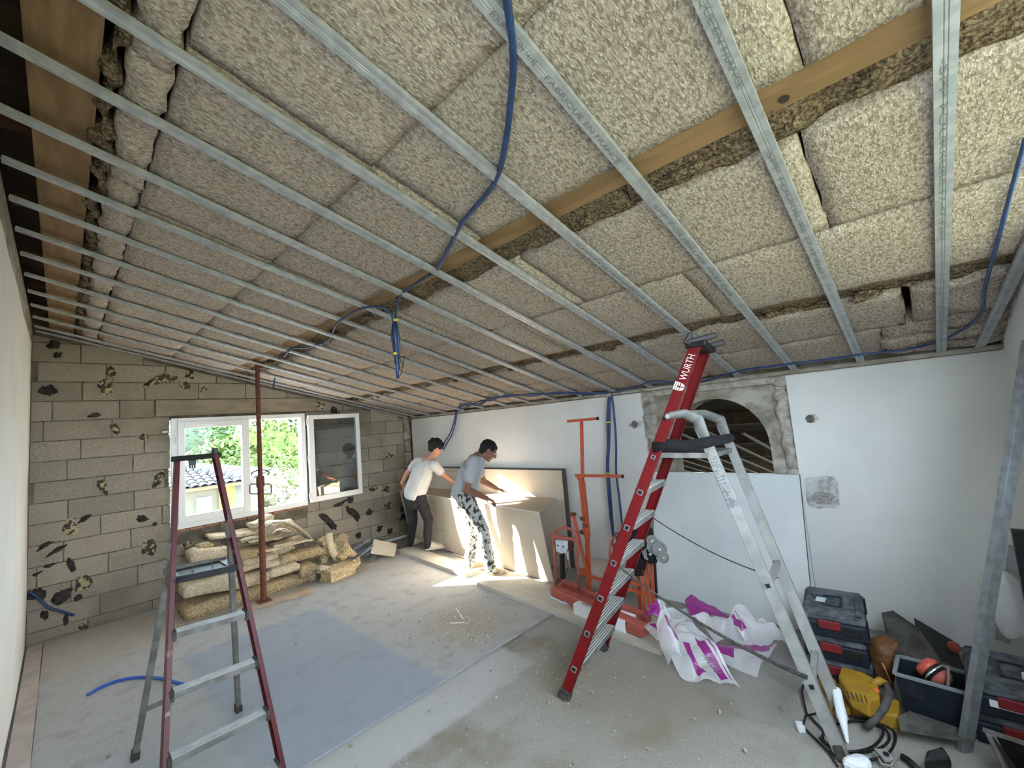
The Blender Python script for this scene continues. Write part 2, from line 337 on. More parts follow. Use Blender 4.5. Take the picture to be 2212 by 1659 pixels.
# block wall: mortar core with a window hole, and every block on its own
WX0, WX1, WZ0, WZ1 = .85, 2.345, .815, 2.065
mb = MB()
for x0, x1, z0, z1 in ((-.32, WX0, -.05, 2.2), (WX1, 4.3, -.05, 1.86), (WX0, WX1, -.05, WZ0), (WX0, WX1, WZ1, 2.2)):
    mb.box(((x0+x1)/2, YB+.11, (z0+z1)/2), (x1-x0, .20, z1-z0))
mb.prism([(-.32, YB+.01, 2.2), (2.95, YB+.01, 2.2), (-.32, YB+.01, zc(-.32, .10))], (0, .20, 0)); mb.prism([(-.32, YB+.02, zc(-.32, .0)), (4.3, YB+.02, zc(4.3, .0)), (4.3, YB+.02, zc(4.3, .29)), (-.32, YB+.02, zc(-.32, .29))], (0, .25, 0))
mb.prism([(WX1, YB+.01, 1.86), (4.3, YB+.01, 1.86), (2.95, YB+.01, 2.2), (WX1, YB+.01, 2.2)], (0, .20, 0))
WB = struct(mb.build('wall_back', M_mortar))
joint_px = {13: 172, 12: 229, 11: 176, 10: 258, 9: 92, 8: 174, 7: 287, 6: 73, 5: 148, 4: 218, 3: 140, 2: 235, 1: 297, 0: 218}
GAP = .010
def clip(poly, a, b, c):   # keep a*x+b*z<=c
    out = []
    for i in range(len(poly)):
        p, q = poly[i], poly[(i+1) % len(poly)]; fp = a*p[0]+b*p[1]-c; fq = a*q[0]+b*q[1]-c
        if fp <= 0: out.append(p)
        if fp*fq < 0: t = fp/(fp-fq); out.append((p[0]+t*(q[0]-p[0]), p[1]+t*(q[1]-p[1])))
    return out
shared = {}
for k in range(-1, 15):
    zb = .10+.2*k+GAP/2; zt = zb+.2-GAP
    off = Fy(joint_px.get(k, 100), 1000, YB).x % .5 if k in joint_px else .2
    x = -.5+off-1.0
    while x < 4.0:
        xa, xb = x+GAP/2, x+.5-GAP/2; x += .5
        xa = max(xa, -.21); xb = min(xb, 3.955)
        if xb-xa < .05: continue
        for (x0, x1, z0, z1) in ([(xa, xb, max(zb, 0), zt)]):
            rects = [(x0, x1, z0, z1)]
            # window hole and the bare bands over and under it
            hx0, hx1, hz0, hz1 = .70, 2.55, .60, 2.30
            if k == 9 or True:
                new = []
                for r in rects:
                    if r[2] < hz1-.02 and r[3] > .78 and r[0] < hx1 and r[1] > hx0:
                        lim0, lim1 = (.86, 2.37) if r[3] < 2.12 else (.72, 2.55)
                        if r[0] < lim0-.05: new.append((r[0], min(r[1], lim0), r[2], r[3]))
                        if r[1] > lim1+.05: new.append((max(r[0], lim1), r[1], r[2], r[3]))
                    else: new.append(r)
                rects = new
            for r in rects:
                poly = [(r[0], r[2]), (r[1], r[2]), (r[1], r[3]), (r[0], r[3])]
                poly = clip(poly, TS, 1, ZR+TS*XR-.02)
                if len(poly) < 3: continue
                pr = .004+.004*random.random()
                full = len(poly) == 4 and abs(r[1]-r[0]-.49) < .002 and abs(r[3]-r[2]-.19) < .002
                if full and 'b' in shared:
                    c = shared['b'].copy(); c.location = V((r[0], YB+.004-pr, r[2])) - ORG[WB.name]; COL.objects.link(c); continue
                if full:
                    c = MB().prism([(0, 0, 0), (.49, 0, 0), (.49, 0, .19), (0, 0, .19)], (0, .03, 0))
                    c = c.build('concrete_block', M_block, org=(0, 0, 0), bevel=.003); c.parent = WB
                    c.location = V((r[0], YB+.004-pr, r[2])) - ORG[WB.name]; shared['b'] = c; continue
                MB().prism([(p[0], YB+.004-pr, p[1]) for p in poly], (0, .03, 0)).build('concrete_block', M_block, WB, bevel=.003)
MB().box((1.635, YB+.004, 2.205), (1.80, .05, .185)).build('concrete_lintel', M_lintel, WB, bevel=.006)
MB().box((1.62, YB+.012, .70), (1.47, .03, .14)).build('mortar_band', M_mortar, WB)
for i in range(10):
    MB().box((.96+i*.147, YB-.006, .785), (.138, .05, .022)).build('terracotta_tile', M_brick, WB, bevel=.002)
# torn glue dabs
dabs = [(120,747,20,12,-10,0),(124,767,14,8,0,0),(104,844,24,17,-8,0),(240,806,13,18,25,1),(229,838,24,17,-10,1),(338,822,34,11,28,1),(370,816,15,9,0,1),(410,810,14,14,35,1),(400,832,20,9,-20,1),(441,843,8,10,10,1),(203,896,18,6,8,0),(250,928,11,22,28,1),(312,946,12,14,35,1),(220,1050,11,27,22,1),(342,1036,12,27,-25,1),(306,1120,17,9,-10,0),(335,1132,7,6,0,0),(322,1182,19,23,10,1),(152,1136,18,22,30,1),(185,1118,22,6,35,0),(98,1178,30,6,20,0),(122,1190,26,6,20,0),(155,1224,10,20,15,0),(178,1262,21,24,10,1),(170,1290,10,10,40,0),(133,1290,26,16,30,0),(80,1285,22,20,-10,0),(96,1330,9,16,10,0),(143,1338,8,12,0,0),(182,1352,15,10,20,1),(398,1180,16,12,20,1),(687,876,20,9,-8,1),(722,886,9,10,40,0),(712,1131,8,34,38,0),(765,1110,9,34,38,0),(797,1106,8,12,-40,0),(735,1088,22,6,22,0),(757,1079,10,8,20,0),(803,1058,14,7,5,1),(833,1056,11,8,-5,1),(842,985,12,6,10,1),(838,1093,11,10,0,1),(870,1098,8,9,0,0),(820,1142,7,7,-30,0),(843,1147,7,9,-10,0),(775,1157,8,10,-30,0),(870,1118,8,8,0,0),(820,1170,9,6,0,1),(78,1240,14,5,10,0),(108,1222,18,5,12,0)]
for i, (px, py, rx, ry, an, yel) in enumerate(dabs):
    c = Fy(px, py, YB-.006); k = 6.0/FPX*1.0
    ax = (Fy(px+8, py, YB)-Fy(px-8, py, YB)).length/16; az = (Fy(px, py+8, YB)-Fy(px, py-8, YB)).length/16
    n = 26; P = [c+V((0, -.016, 0))]; a = math.radians(an)
    for ring, fr in ((.45, .013), (.8, .008), (1, -.004)):
        for j in range(n):
            th = 2*math.pi*j/n; q = .80+.55*noise.noise(V((math.cos(th)*1.1+i*5.1, math.sin(th)*1.1, ring*.6)))+.22*noise.noise(V((math.cos(th)*3+i, math.sin(th)*3, 4)))
            u_, v_ = math.cos(th)*rx*q*ring*.98, math.sin(th)*ry*q*ring*.98
            P.append(c + V(((u_*math.cos(a)-v_*math.sin(a))*ax, -fr-.006*noise.noise(V((i, j*.9, ring))), (u_*math.sin(a)+v_*math.cos(a))*az)))
    F = [(0, 1+j, 1+(j+1)%n) for j in range(n)]
    for q in range(2): F += [(1+q*n+j, 1+(q+1)*n+j, 1+(q+1)*n+(j+1)%n, 1+q*n+(j+1)%n) for j in range(n)]
    MB().add(P, F).build('adhesive_dab', M_glue if yel else M_glueK, WB, smooth=True)
# strip of rough column in the far corner
rb = MB()
for k in range(10):
    z0 = k*.195; rb.box((4.0, YB-.02, z0+.095), (.10, .07, .185), jit=.008)
rb.build('corner_column_render', M_conc, WB, bevel=.006)
# ---------------------------------------------------------------- right wall
EX = 4.105   # raw wall behind the plasterboard skin
mb = MB()
def wallbox(y0, y1, z0, z1, x0=EX, x1=EX+.24): mb.box(((x0+x1)/2, (y0+y1)/2, (z0+z1)/2), (x1-x0, y1-y0, z1-z0))
AY0, AY1, AZ0, ASP = .925, 1.775, .95, 1.345; AR = (AY1-AY0)/2; AC = (AY0+AY1)/2
wallbox(YN-.2, AY0, -.05, 2.16); wallbox(AY1, YB+.2, -.05, 2.16); wallbox(AY0, AY1, -.05, AZ0)
n = 24
for i in range(n):
    a0, a1 = math.pi*i/n, math.pi*(i+1)/n
    y0, y1 = AC+AR*math.cos(a0), AC+AR*math.cos(a1); z0, z1 = ASP+AR*math.sin(a0), ASP+AR*math.sin(a1)
    mb.prism([(EX, y0, z0), (EX, y1, z1), (EX, y1, 2.16), (EX, y0, 2.16)], (.24, 0, 0))
WR = struct(mb.build('wall_right', M_conc))
# surround of the arch: smooth band
mb = MB()
for i in range(n):
    a0, a1 = math.pi*i/n, math.pi*(i+1)/n
    def pt(a, r): return (EX-.012, AC+r*math.cos(a), ASP+r*math.sin(a))
    mb.prism([pt(a0, AR), pt(a1, AR), pt(a1, AR+.055), pt(a0, AR+.055)], (.10, 0, 0))
mb.build('arch_band', M_conc, WR)
def plaster(y0, y1, z0, z1, name='plasterboard_panel', ragged=None):
    mb = MB(); pts = []
    if ragged == 'lo':
        k = 30
        for i in range(k+1):
            z = z0+(z1-z0)*i/k; pts.append((XR, y0+.05*noise.noise(V((z*9, 3, 1)))+.02*noise.noise(V((z*30, 1, 1))), z))
        pts += [(XR, y1, z1), (XR, y1, z0)]
    else: pts = [(XR, y0, z0), (XR, y0, z1), (XR, y1, z1), (XR, y1, z0)]
    mb.prism(pts, (EX-XR, 0, 0)); return mb.build(name, M_plaster, WR)
plaster(YN-.1, .742, 0, 1.905)
plaster(2.02, 3.2, 0, 1.90, ragged='lo'); plaster(3.2015, 4.40, 0, 1.90); plaster(4.4015, 5.60, 0, 1.90); plaster(5.6015, 6.20, 0, 1.90)
plaster(.74, 2.02, 0, 1.02)
# rubble left and right of the opening
for (y0, y1, zs) in ((.735, .83, (1.02, 1.14, 1.24, 1.40, 1.56, 1.70, 1.80, 1.90)), (1.90, 2.02, (1.02, 1.16, 1.30, 1.42, 1.56, 1.68, 1.79, 1.90))):
    for a, b_ in zip(zs[:-1], zs[1:]):
        MB().ball((EX-.006, (y0+y1)/2+random.uniform(-.01, .01), (a+b_)/2), (.035, (y1-y0)*.62, (b_-a)*.60), n=9, nz=.5, nf=16).build('rubble_stone', M_stone, WR)
        MB().box((EX-.004, (y0+y1)/2, (a+b_)/2), (.03, (y1-y0)*.92, (b_-a)*.94), jit=.009).build('rubble_stone', M_stone, WR, bevel=.008)
MB().box((EX-.01, 1.38, 1.878), (.04, 1.28, .06), jit=.006).build('rough_bed_joint', M_stone, WR)
# holes and patch in the plaster
def disc(name, c, ry, rz, mt, x=XR-.003, seed=0, th=.004, k=.25, sq=1):
    class _M:
        cos = staticmethod(lambda a: math.copysign(abs(math.cos(a))**sq, math.cos(a))); sin = staticmethod(lambda a: math.copysign(abs(math.sin(a))**sq, math.sin(a)))
    n = 22; pts = [(x, c.y+ry*(1+k*noise.noise(V((math.cos(2*math.pi*j/n)*2+seed, math.sin(2*math.pi*j/n)*2, 0))))*_M.cos(2*math.pi*j/n), c.z+rz*(1+k*noise.noise(V((math.cos(2*math.pi*j/n)*2+seed, math.sin(2*math.pi*j/n)*2, 5))))*_M.sin(2*math.pi*j/n)) for j in range(n)]
    return MB().prism(pts, (th, 0, 0)).build(name, mt, WR)
M_hole = mat('socket_cavity', (.10,.09,.08), (.17,.155,.135), scale=40, rough=.95)
M_torn = mat('torn_plaster', (.62,.60,.56), (.38,.34,.29), scale=30, rough=.95)
c = Fx(1371, 917); disc('torn_plaster_rim', c, .075, .042, M_torn, seed=2, k=.9); disc('socket_hole', c, .036, .036, M_hole, x=XR-.005)
c = Fx(1750, 905); disc('torn_plaster_rim', c+V((0, -.02, 0)), .038, .030, M_torn, seed=5, k=.7); disc('socket_hole', c, .030, .034, M_hole, x=XR-.005)
c = Fx(1776, 1063); M_patch = mat('grey_filler', (.52,.53,.52), (.34,.33,.31), scale=22, rough=.95, bump=1, bscale=50, c3=(.60,.60,.59), s3=6, lo3=.45, hi3=.6)
disc('filler_patch', c, .105, .125, M_patch, seed=1, k=.22, sq=.45)
disc('filler_patch', c+V((0, 0, -.045)), .07, .05, mat('rough_filler', (.40,.385,.36), (.26,.24,.215), scale=55, rough=1, bump=1, bscale=80), x=XR-.005, seed=8, k=.4, sq=.7)
# near wall stub at the right edge; unseen parapet and opening shaped for light
o = MB().box((3.35, YN-.06, 1.25), (1.5, .12, 2.5)).box((1.2, YN-.06, .625), (2.9, .12, 1.25)).build('wall_near', M_plaster); struct(o)
# ---------------------------------------------------------------- window in the block wall
WIN = MB()
fx0, fx1, fz0, fz1 = .868, 2.358, .803, 2.078
fy = YB-.045
for x0, x1, z0, z1 in ((fx0, fx0+.06, fz0, fz1), (fx1-.06, fx1, fz0, fz1), (fx0+.06, fx1-.06, fz0, fz0+.065), (fx0+.06, fx1-.06, fz1-.055, fz1)):
    WIN.box(((x0+x1)/2, fy+.035, (z0+z1)/2), (x1-x0, .07, z1-z0))
W1 = struct(WIN.build('window_1', M_pvc, bevel=.004))
# closed left sash
sx0, sx1, sz0, sz1 = .925, 1.655, .862, 2.03
m_ = MB()
for x0, x1, z0, z1 in ((sx0, sx0+.065, sz0, sz1), (sx1-.085, sx1, sz0, sz1), (sx0+.065, sx1-.085, sz0, sz0+.085), (sx0+.065, sx1-.085, sz1-.075, sz1)):
    m_.box(((x0+x1)/2, fy-.004, (z0+z1)/2), (x1-x0, .05, z1-z0))
s1 = m_.build('closed_sash', M_pvc, W1, bevel=.004)
MB().box(((sx0+sx1)/2-.01, fy+.012, (sz0+sz1)/2), (sx1-sx0-.13, .006, sz1-sz0-.14)).build('glass_pane', M_glass, s1)
MB().box((1.22, fy-.035, 2.0), (.24, .012, .018)).build('vent_slot', M_pvc, W1)
for z in (1.82, 1.42, .98): MB().lathe((sx0-.012, fy-.03, z-.04), (0, 0, 1), [(.009, 0), (.009, .08)], 10).build('hinge', M_pvc, W1)
# open right sash folded back flat along the wall
ox0, ox1, oz0, oz1 = 2.375, 3.13, .835, 2.045
oy = YB-.085
m_ = MB()
for x0, x1, z0, z1 in ((ox0, ox0+.075, oz0, oz1), (ox1-.06, ox1, oz0, oz1), (ox0+.075, ox1-.06, oz0, oz0+.075), (ox0+.075, ox1-.06, oz1-.06, oz1)):
    m_.box(((x0+x1)/2, oy, (z0+z1)/2), (x1-x0, .055, z1-z0))
s2 = m_.build('open_sash', M_pvc, W1, bevel=.004)
MB().box(((ox0+ox1)/2, oy, (oz0+oz1)/2), (ox1-ox0-.13, .006, oz1-oz0-.13)).build('glass_pane', M_glassO, s2)
for z in (1.95, 1.45, .93): MB().lathe((2.366, oy-.01, z-.04), (0, 0, 1), [(.010, 0), (.010, .08)], 10).build('hinge', M_pvc, W1)
# outer reveal and fixing lugs
mb = MB(); mb.box((2.365, YB+.12, 1.44), (.03, .18, 1.27)); mb.box((.835, YB+.12, 1.44), (.03, .18, 1.27)); mb.box((1.61, YB+.12, .80), (1.5, .18, .02)); mb.build('window_reveal', M_pvc, W1)
for px, py in ((358, 933), (516, 888)):
    c = Fy(px, py, YB-.01); MB().box(c, (.06, .012, .02) if px < 400 else (.02, .012, .05)).build('fixing_lug', M_galv, W1)
# ---------------------------------------------------------------- roof: deck, timbers, wool, all under the slope
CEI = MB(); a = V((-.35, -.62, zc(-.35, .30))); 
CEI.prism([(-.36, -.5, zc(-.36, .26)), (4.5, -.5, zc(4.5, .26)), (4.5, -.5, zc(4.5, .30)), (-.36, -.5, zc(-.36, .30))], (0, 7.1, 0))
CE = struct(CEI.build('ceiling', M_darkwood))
def slope_beam(name, x0, x1, o0, o1, mt, y0=-.5, y1=6.30):
    return MB().prism([(x0, y0, zc(x0, o0)), (x1, y0, zc(x1, o0)), (x1, y0, zc(x1, o1)), (x0, y0, zc(x0, o1))], (0, y1-y0, 0)).build(name, mt, CE)
slope_beam('roof_joist', -.095, .075, .055, .25, M_wood)
slope_beam('roof_joist', 1.425, 1.53, .050, .25, M_wood)
slope_beam('roof_joist', 2.865, 2.92, .060, .25, M_wood)
MB().lathe(Fc(1694, 215, .044), (TS, 0, 1), [(.014, 0), (.014, .002)], 14).build('knot_hole', M_darkwood, CE)
for i in range(8):   # dark battens in the gap at the wall
    y = .2+i*.82; MB().box((-.14, y, zc(-.14, .19)), (.12, .06, .05)).build('roof_batten', mat('old_batten', (.10,.05,.03), (.07,.04,.025), rough=.9) if i == 0 else MATS['old_batten'], CE)
B0 = .030
def batt(x0, x1, y0, y1, m=None, o=B0, th=.12, amp=.007, name='insulation_batt', step=.055, edge=.006, wav=0):
    global _bi; _bi += 1; sd = _bi
    f = lambda x, y: zc(x, o) + wav*math.sin((x-x0)/(x1-x0)*9+3*noise.noise(V((y*2, sd, 0))))*.012
    return rough_sheet(MB(), x0+.003, x1-.003, y0+.003, y1-.003, f, th, amp=amp, step=step, edge=edge, seed=sd, fr=7).build(name, m or M_wool, CE, smooth=True)
_bi = 0
def run(x0, x1, ys, **k):
    for a, b_ in zip(ys[:-1], ys[1:]): batt(x0, x1, a, b_, **{**k, 'o': k.get('o', B0)+random.uniform(-.002, .003)})
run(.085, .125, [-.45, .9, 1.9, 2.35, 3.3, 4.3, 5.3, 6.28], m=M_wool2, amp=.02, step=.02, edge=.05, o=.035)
run(.13, .245, [-.45, .6, 1.25, 1.62, 1.98, 2.5, 3.1, 3.6, 4.2, 4.9, 5.6, 6.28], amp=.014, step=.035, edge=.02)
run(.25, .85, [-.45, .27, 1.47, 2.66, 3.92, 5.10, 6.28])
run(.85, 1.425, [-.45, .11, 1.45, 2.67, 3.95, 5.12, 6.28])
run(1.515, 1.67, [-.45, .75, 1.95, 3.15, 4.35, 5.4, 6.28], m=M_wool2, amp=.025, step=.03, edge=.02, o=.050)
run(1.66, 2.25, [-.45, .17, 1.42, 2.60, 3.80, 5.0, 6.28], edge=.010)
run(2.25, 2.87, [-.45, .81, 2.02, 3.20, 4.45, 5.6, 6.28], edge=.014)
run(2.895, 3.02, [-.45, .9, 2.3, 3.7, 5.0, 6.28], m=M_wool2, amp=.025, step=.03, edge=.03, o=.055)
run(3.02, 3.50, [-.02, 1.12, 2.3, 3.5, 4.7, 6.28], edge=.02); batt(3.02, 3.50, -.45, -.05, amp=.02, wav=1)
run(3.50, 4.02, [.10, 1.3, 2.5, 3.7, 4.9, 6.28], edge=.02); batt(3.50, 3.70, -.45, .10, amp=.02, wav=1.5); batt(3.70, 3.86, -.45, .12, amp=.016, wav=1.5, o=.02); batt(3.86, 4.04, -.45, .10, amp=.016, wav=1.5)
# torn lumps beside the timbers
for i in range(46):
    y = -.3+6.4*random.random(); x = random.choice((1.575, 1.60, 2.955, 3.0))
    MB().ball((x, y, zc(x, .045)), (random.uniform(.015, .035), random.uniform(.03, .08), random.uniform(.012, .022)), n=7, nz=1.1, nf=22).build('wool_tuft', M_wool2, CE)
# wall-side track
tr = MB().bar((XR-.028, -.44, zc(XR, -.004)+.012), (XR-.028, 6.28, zc(XR, -.004)+.012), .05, .03); tr.build('trim_1', M_conc, None); struct(bpy.data.objects['trim_1'])
# ---------------------------------------------------------------- galvanised channels under the slope
CY = [-.375, -.167, .249, .662, 1.070, 1.490, 1.872, 2.280, 2.690, 3.080, 3.490, 3.900, 4.330, 4.760, 5.180, 5.610, 6.020, 6.235]
ordn = ['rightmost', 'second', 'third', 'fourth', 'fifth', 'sixth', 'seventh', 'eighth', 'ninth', 'tenth', 'eleventh', 'twelfth', 'thirteenth', 'fourteenth', 'fifteenth', 'sixteenth', 'seventeenth']
SD = V((1, 0, -TS)).normalized(); UPN = V((TS, 0, 1)).normalized()
CH = []
for i, y in enumerate(CY):
    x0 = -.19 if i > 3 else -.10; x1 = XR-.05 if i else XR-.02
    ang = .0 if i else 0
    cs = [(-.019, .017), (-.0235, .017), (-.0235, 0), (-.0060, 0), (-.0042, .0022), (-.0022, .0), (.0022, .0), (.0042, .0022), (.0060, 0), (.0235, 0), (.0235, .017), (.019, .017)]
    P = []
    y_a, y_b = (y, y) if i else (-.60, -.34)
    for x, yy in ((x0, y_a), (x1, y_b)):
        for (a, b_) in cs: P.append(V((x, yy+a, zc(x, .004)))+UPN*b_)
    n = len(cs); mb = MB().add(P, [(j, j+1, n+j+1, n+j) for j in range(n-1)])
    lab = ('galvanised steel ceiling channel at the far right, last before the near wall' if i == 0 else
           'galvanised steel ceiling channel tight against the block wall' if i == len(CY)-1 else
           f'galvanised steel ceiling channel under the wool, {ordn[i]} counted from the right edge of the photo')
    c = mb.build('furring_channel', M_galv, fixn=False); tag(c, lab, 'ceiling channel', 'steel channels screwed under the sloping roof')
    md = c.modifiers.new('sheet', 'SOLIDIFY'); md.thickness = .0009; CH.append(c)
def chtext(i, s, pa, pb, size=.021, up=1):
    xa, xb = Fc(*pa).x, Fc(*pb).x; y = CY[i]
    Lg = (xb-xa)/math.cos(SLO)
    ob = text_mesh('printed_lettering', s, size*1.15, V((xa, y+.0235-.013, zc(xa, .004)))-UPN*.0009, SD, (0, -1, 0), M_ink, CH[i], width=Lg)
chtext(1, '-SPP FOURRURE 17-47 5260', (2040, 125), (2035, 520))
chtext(2, 'SPP FOURRURE 17-47 5260', (1662, 330), (1785, 590)); chtext(2, 'FABRIQUE EN FRANCE', (1470, -90), (1607, 190))
chtext(3, 'SPP FOURRURE 17-47 5260', (1418, 440), (1582, 640)); chtext(3, 'FABRIQUE EN FRANCE', (1180, 165), (1345, 350)); chtext(3, 'FOURRURE EN 14195', (1065, 25), (1160, 140))
chtext(4, 'SPP FOURRURE 17-47 5260', (1240, 530), (1430, 690)); chtext(0, '5260', (2192, 470), (2182, 520))
for c in CH[5:9]:
    pass
# ================================================================ PEOPLE
def smooth_join(mb, name, mt, parent, vox=.009, it=6, disp=0, dsc=.06, extra=None):
    o = mb.build(name, mt, parent, smooth=True, fixn=True)
    r = o.modifiers.new('join', 'REMESH'); r.mode = 'VOXEL'; r.voxel_size = vox; r.use_smooth_shade = True
    s = o.modifiers.new('soft', 'SMOOTH'); s.iterations = it; s.factor = .6
    if disp:
        t = bpy.data.textures.new(name+'_folds', 'CLOUDS'); t.noise_scale = dsc; t.noise_depth = 2
        d = o.modifiers.new('folds', 'DISPLACE'); d.texture = t; d.strength = disp; d.mid_level = .5
    return o
def hand(mb, wr, dirv, palm_n, curl=.5, L=.18, thumb=1):
    """palm, four bent fingers of different length and a thumb; dirv points to the fingertips, palm_n out of the palm"""
    d = V(dirv).normalized(); n_ = (V(palm_n) - d*V(palm_n).dot(d)).normalized(); sd = d.cross(n_)
    wr = V(wr); k = L/.18
    mb.cap(wr+d*.01*k, wr+d*.075*k, .030*k, .040*k, sd, .55, .38)
    for i, (o_, ln) in enumerate(((-.030, .062), (-.010, .074), (.010, .070), (.029, .054))):
        b0 = wr+d*.080*k+sd*(o_*k); a1 = curl*.7; a2 = curl*1.5
        d1 = d*math.cos(a1)+n_*math.sin(a1); d2 = d*math.cos(a2)+n_*math.sin(a2)
        b1 = b0+d1*(ln*.55*k); b2 = b1+d2*(ln*.5*k)
        mb.cap(b0-d*.015, b1, .0095*k, .0088*k, sd, n=8); mb.cap(b1, b2, .0088*k, .0072*k, sd, n=8)
    t0 = wr+d*.028*k+sd*(-.030*k*thumb); td = (d*.72-sd*.62*thumb+n_*.35).normalized()
    t1 = t0+td*.038*k; t2 = t1+(td+d*.5).normalized()*.03*k
    mb.cap(t0, t1, .0125*k, .0105*k, n_, n=8); mb.cap(t1, t2, .0105*k, .008*k, n_, n=8)
def head(mb, c, f, up, k=1.0):
    """skull, jaw, nose, ears; c head centre, f facing, up crown direction"""
    f = V(f).normalized(); up = (V(up)-f*V(up).dot(f)).normalized(); s = f.cross(up); R = Matrix((s, f, up)).transposed()
    mb.ball(c+up*.025*k-f*.008*k, (.076*k, .097*k, .092*k), n=12, R=R)
    mb.ball(c-up*.035*k+f*.026*k, (.058*k, .066*k, .070*k), n=10, R=R)
    mb.ball(c-up*.088*k+f*.062*k, (.027*k, .022*k, .018*k), n=8, R=R)
    mb.ball(c+up*.030*k+f*.078*k, (.050*k, .014*k, .012*k), n=8, R=R)
    mb.cap(c+up*.012*k+f*.090*k, c-up*.022*k+f*.108*k, .008*k, .014*k, s, n=8)
    mb.cap(c-up*.052*k+f*.084*k-s*.016, c-up*.052*k+f*.084*k+s*.016, .009*k, .009*k, up, n=8)
    for q in (-1, 1):
        mb.ball(c+s*(q*.077*k)-f*.008*k+up*.0*k, (.010*k, .020*k, .032*k), n=8, R=R)
        mb.ball(c+s*(q*.040*k)+f*.068*k-up*.018*k, (.022*k, .018*k, .018*k), n=8, R=R)
    return R
def face_bits(parent, c, f, up, k=1.0):
    f = V(f).normalized(); up = (V(up)-f*V(up).dot(f)).normalized(); s = f.cross(up); R = Matrix((s, f, up)).transposed()
    for q in (-1, 1):
        e = MB().ball(c+s*(q*.031*k)+f*.082*k+up*.008*k, (.013*k, .011*k, .010*k), n=8).build('eye', MATS['eye_white'], parent, smooth=True)
        MB().ball(c+s*(q*.031*k)+f*.091*k+up*.007*k, (.006*k, .004*k, .006*k), n=6, R=R).build('iris', M_hair, e, smooth=True)
        MB().bar(c+s*(q*.016*k)+f*.094*k+up*.027*k, c+s*(q*.048*k)+f*.084*k+up*.027*k, .008*k, .006*k, f).build('eyebrow', M_hair, parent)
    MB().ball(c-up*.052*k+f*.091*k, (.022*k, .007*k, .007*k), n=8, R=R).build('lips', MATS['lips'], parent, smooth=True)
    return s, f, up, R
mat('eye_white', (.70,.68,.65), rough=.3); mat('lips', (.42,.18,.14), rough=.5)
def shoe(name, heel, toe, mt, parent, swoosh=False, up=V((0, 0, 1))):
    heel, toe = V(heel), V(toe); d = (toe-heel).normalized(); sd = d.cross(up).normalized(); L = (toe-heel).length
    mb = MB()
    mb.cap(heel+d*.04+up*.05, toe-d*.05+up*.036, .042, .045, sd, 1.0, .62); mb.cap(heel+d*.045+up*.055, heel+d*.06+up*.10, .042, .040, sd, 1, 1.05); mb.cap(heel+d*.08+up*.082, toe-d*.09+up*.048, .034, .036, sd, .8, .6)
    o = smooth_join(mb, name, mt, parent, vox=.006, it=4)
    n = 20; pts = []
    for j in range(n):
        a = 2*math.pi*j/n; pts.append(heel+d*(L/2+math.cos(a)*L/2*1.0)+sd*(math.sin(a)*(.048 if math.cos(a) > 0 else .042))+up*.002)
    MB().prism(pts, up*.026).build('sole', M_shoe, o, bevel=.004)
    m_ = MB()
    for i in range(5):
        p = heel+d*(L*.42+i*.022)+up*(.112-i*.010); m_.bar(p-sd*.026, p+sd*.026, .009, .004, up)
    m_.build('laces', M_teeW, o)
    if swoosh:
        b_ = heel+d*.075+up*.045+sd*.0475; q = []
        for (a, c_) in ((0, .020), (.018, .002), (.040, .004), (.085, .030), (.042, .014), (.024, .012)): q.append(b_+d*a+up*c_)
        MB().prism(q, sd*.003).build('side_mark', M_black, o)
    return o
def body_ref(d0):
    return lambda x, y, dd=0: Fd(x, y, d0+dd)
# ---- the older man, profile to the camera, leaning over the board
J = body_ref(4.82)
mf = (RT*.93+FW*.20); mf.z = 0; mf.normalize(); ms = V((mf.y, -mf.x, 0))  # his right-hand side, towards the camera
base = J(1035, 1245); base.z = 0
MAN = thing('person', base, 'man in a pale grey t-shirt and paint-spattered trousers bending over the folded board', 'person', 'workers at the plasterboard')
pel, chest, neck = J(1001, 1068), J(1017, 1012), J(1034, 984)
hip_r, hip_l = pel+ms*.09, pel-ms*.09
kn_r, an_r = J(1042, 1142, -.12), J(1060, 1232, -.10); kn_l, an_l = J(1021, 1144, .12), J(1016, 1219, .20)
sh_r, sh_l = J(1023, 997, -.16), J(1024, 994, .18)
el_r, wr_r = J(1008, 1057, -.22), J(1052, 1077, -.10); el_l, wr_l = J(1044, 1040, .30), J(1073, 1056, .38)
hc = J(1054, 974, .0); hf = (mf*.80-V((0, 0, .60))).normalized(); hu = (mf*.55+V((0, 0, .83))).normalized()
sideh = ms
mb = MB()
mb.cap(pel, chest-V((0,0,.03)), .145, .155, sideh, .72, .66); mb.cap(chest, neck-V((0,0,.02)), .165, .09, sideh, .66, .8); mb.cap(neck-V((0,0,.04)), hc-hu*.03-mf*.03, .058, .056, sideh, 1, 1.05)
mb.cap(sh_r, el_r, .052, .042, mf); mb.cap(el_r, wr_r, .044, .028, V((0,0,1)), 1, .9); mb.cap(sh_l, el_l, .052, .042, mf); mb.cap(el_l, wr_l, .043, .028, V((0,0,1)), 1, .9)
mb.cap(sh_r, sh_l, .055, .055, V((0,0,1)))
mb.cap(hip_r, kn_r, .085, .058, sideh); mb.cap(kn_r, an_r, .058, .040, sideh); mb.cap(hip_l, kn_l, .085, .058, sideh); mb.cap(kn_l, an_l, .058, .040, sideh)
head(mb, hc, hf, hu, 1.0)
dr = (J(1073, 1086, -.02)-wr_r); hand(mb, wr_r, dr, V((0,0,-1)), curl=.75, thumb=-1)
dl = (J(1091, 1060, .42)-wr_l); hand(mb, wr_l, dl, V((0,0,-1)), curl=.30, thumb=1)
BOD = smooth_join(mb, 'body', M_skinM, MAN, vox=.0068, it=3)
s_, f_, u_, R_ = face_bits(MAN, hc, hf, hu)
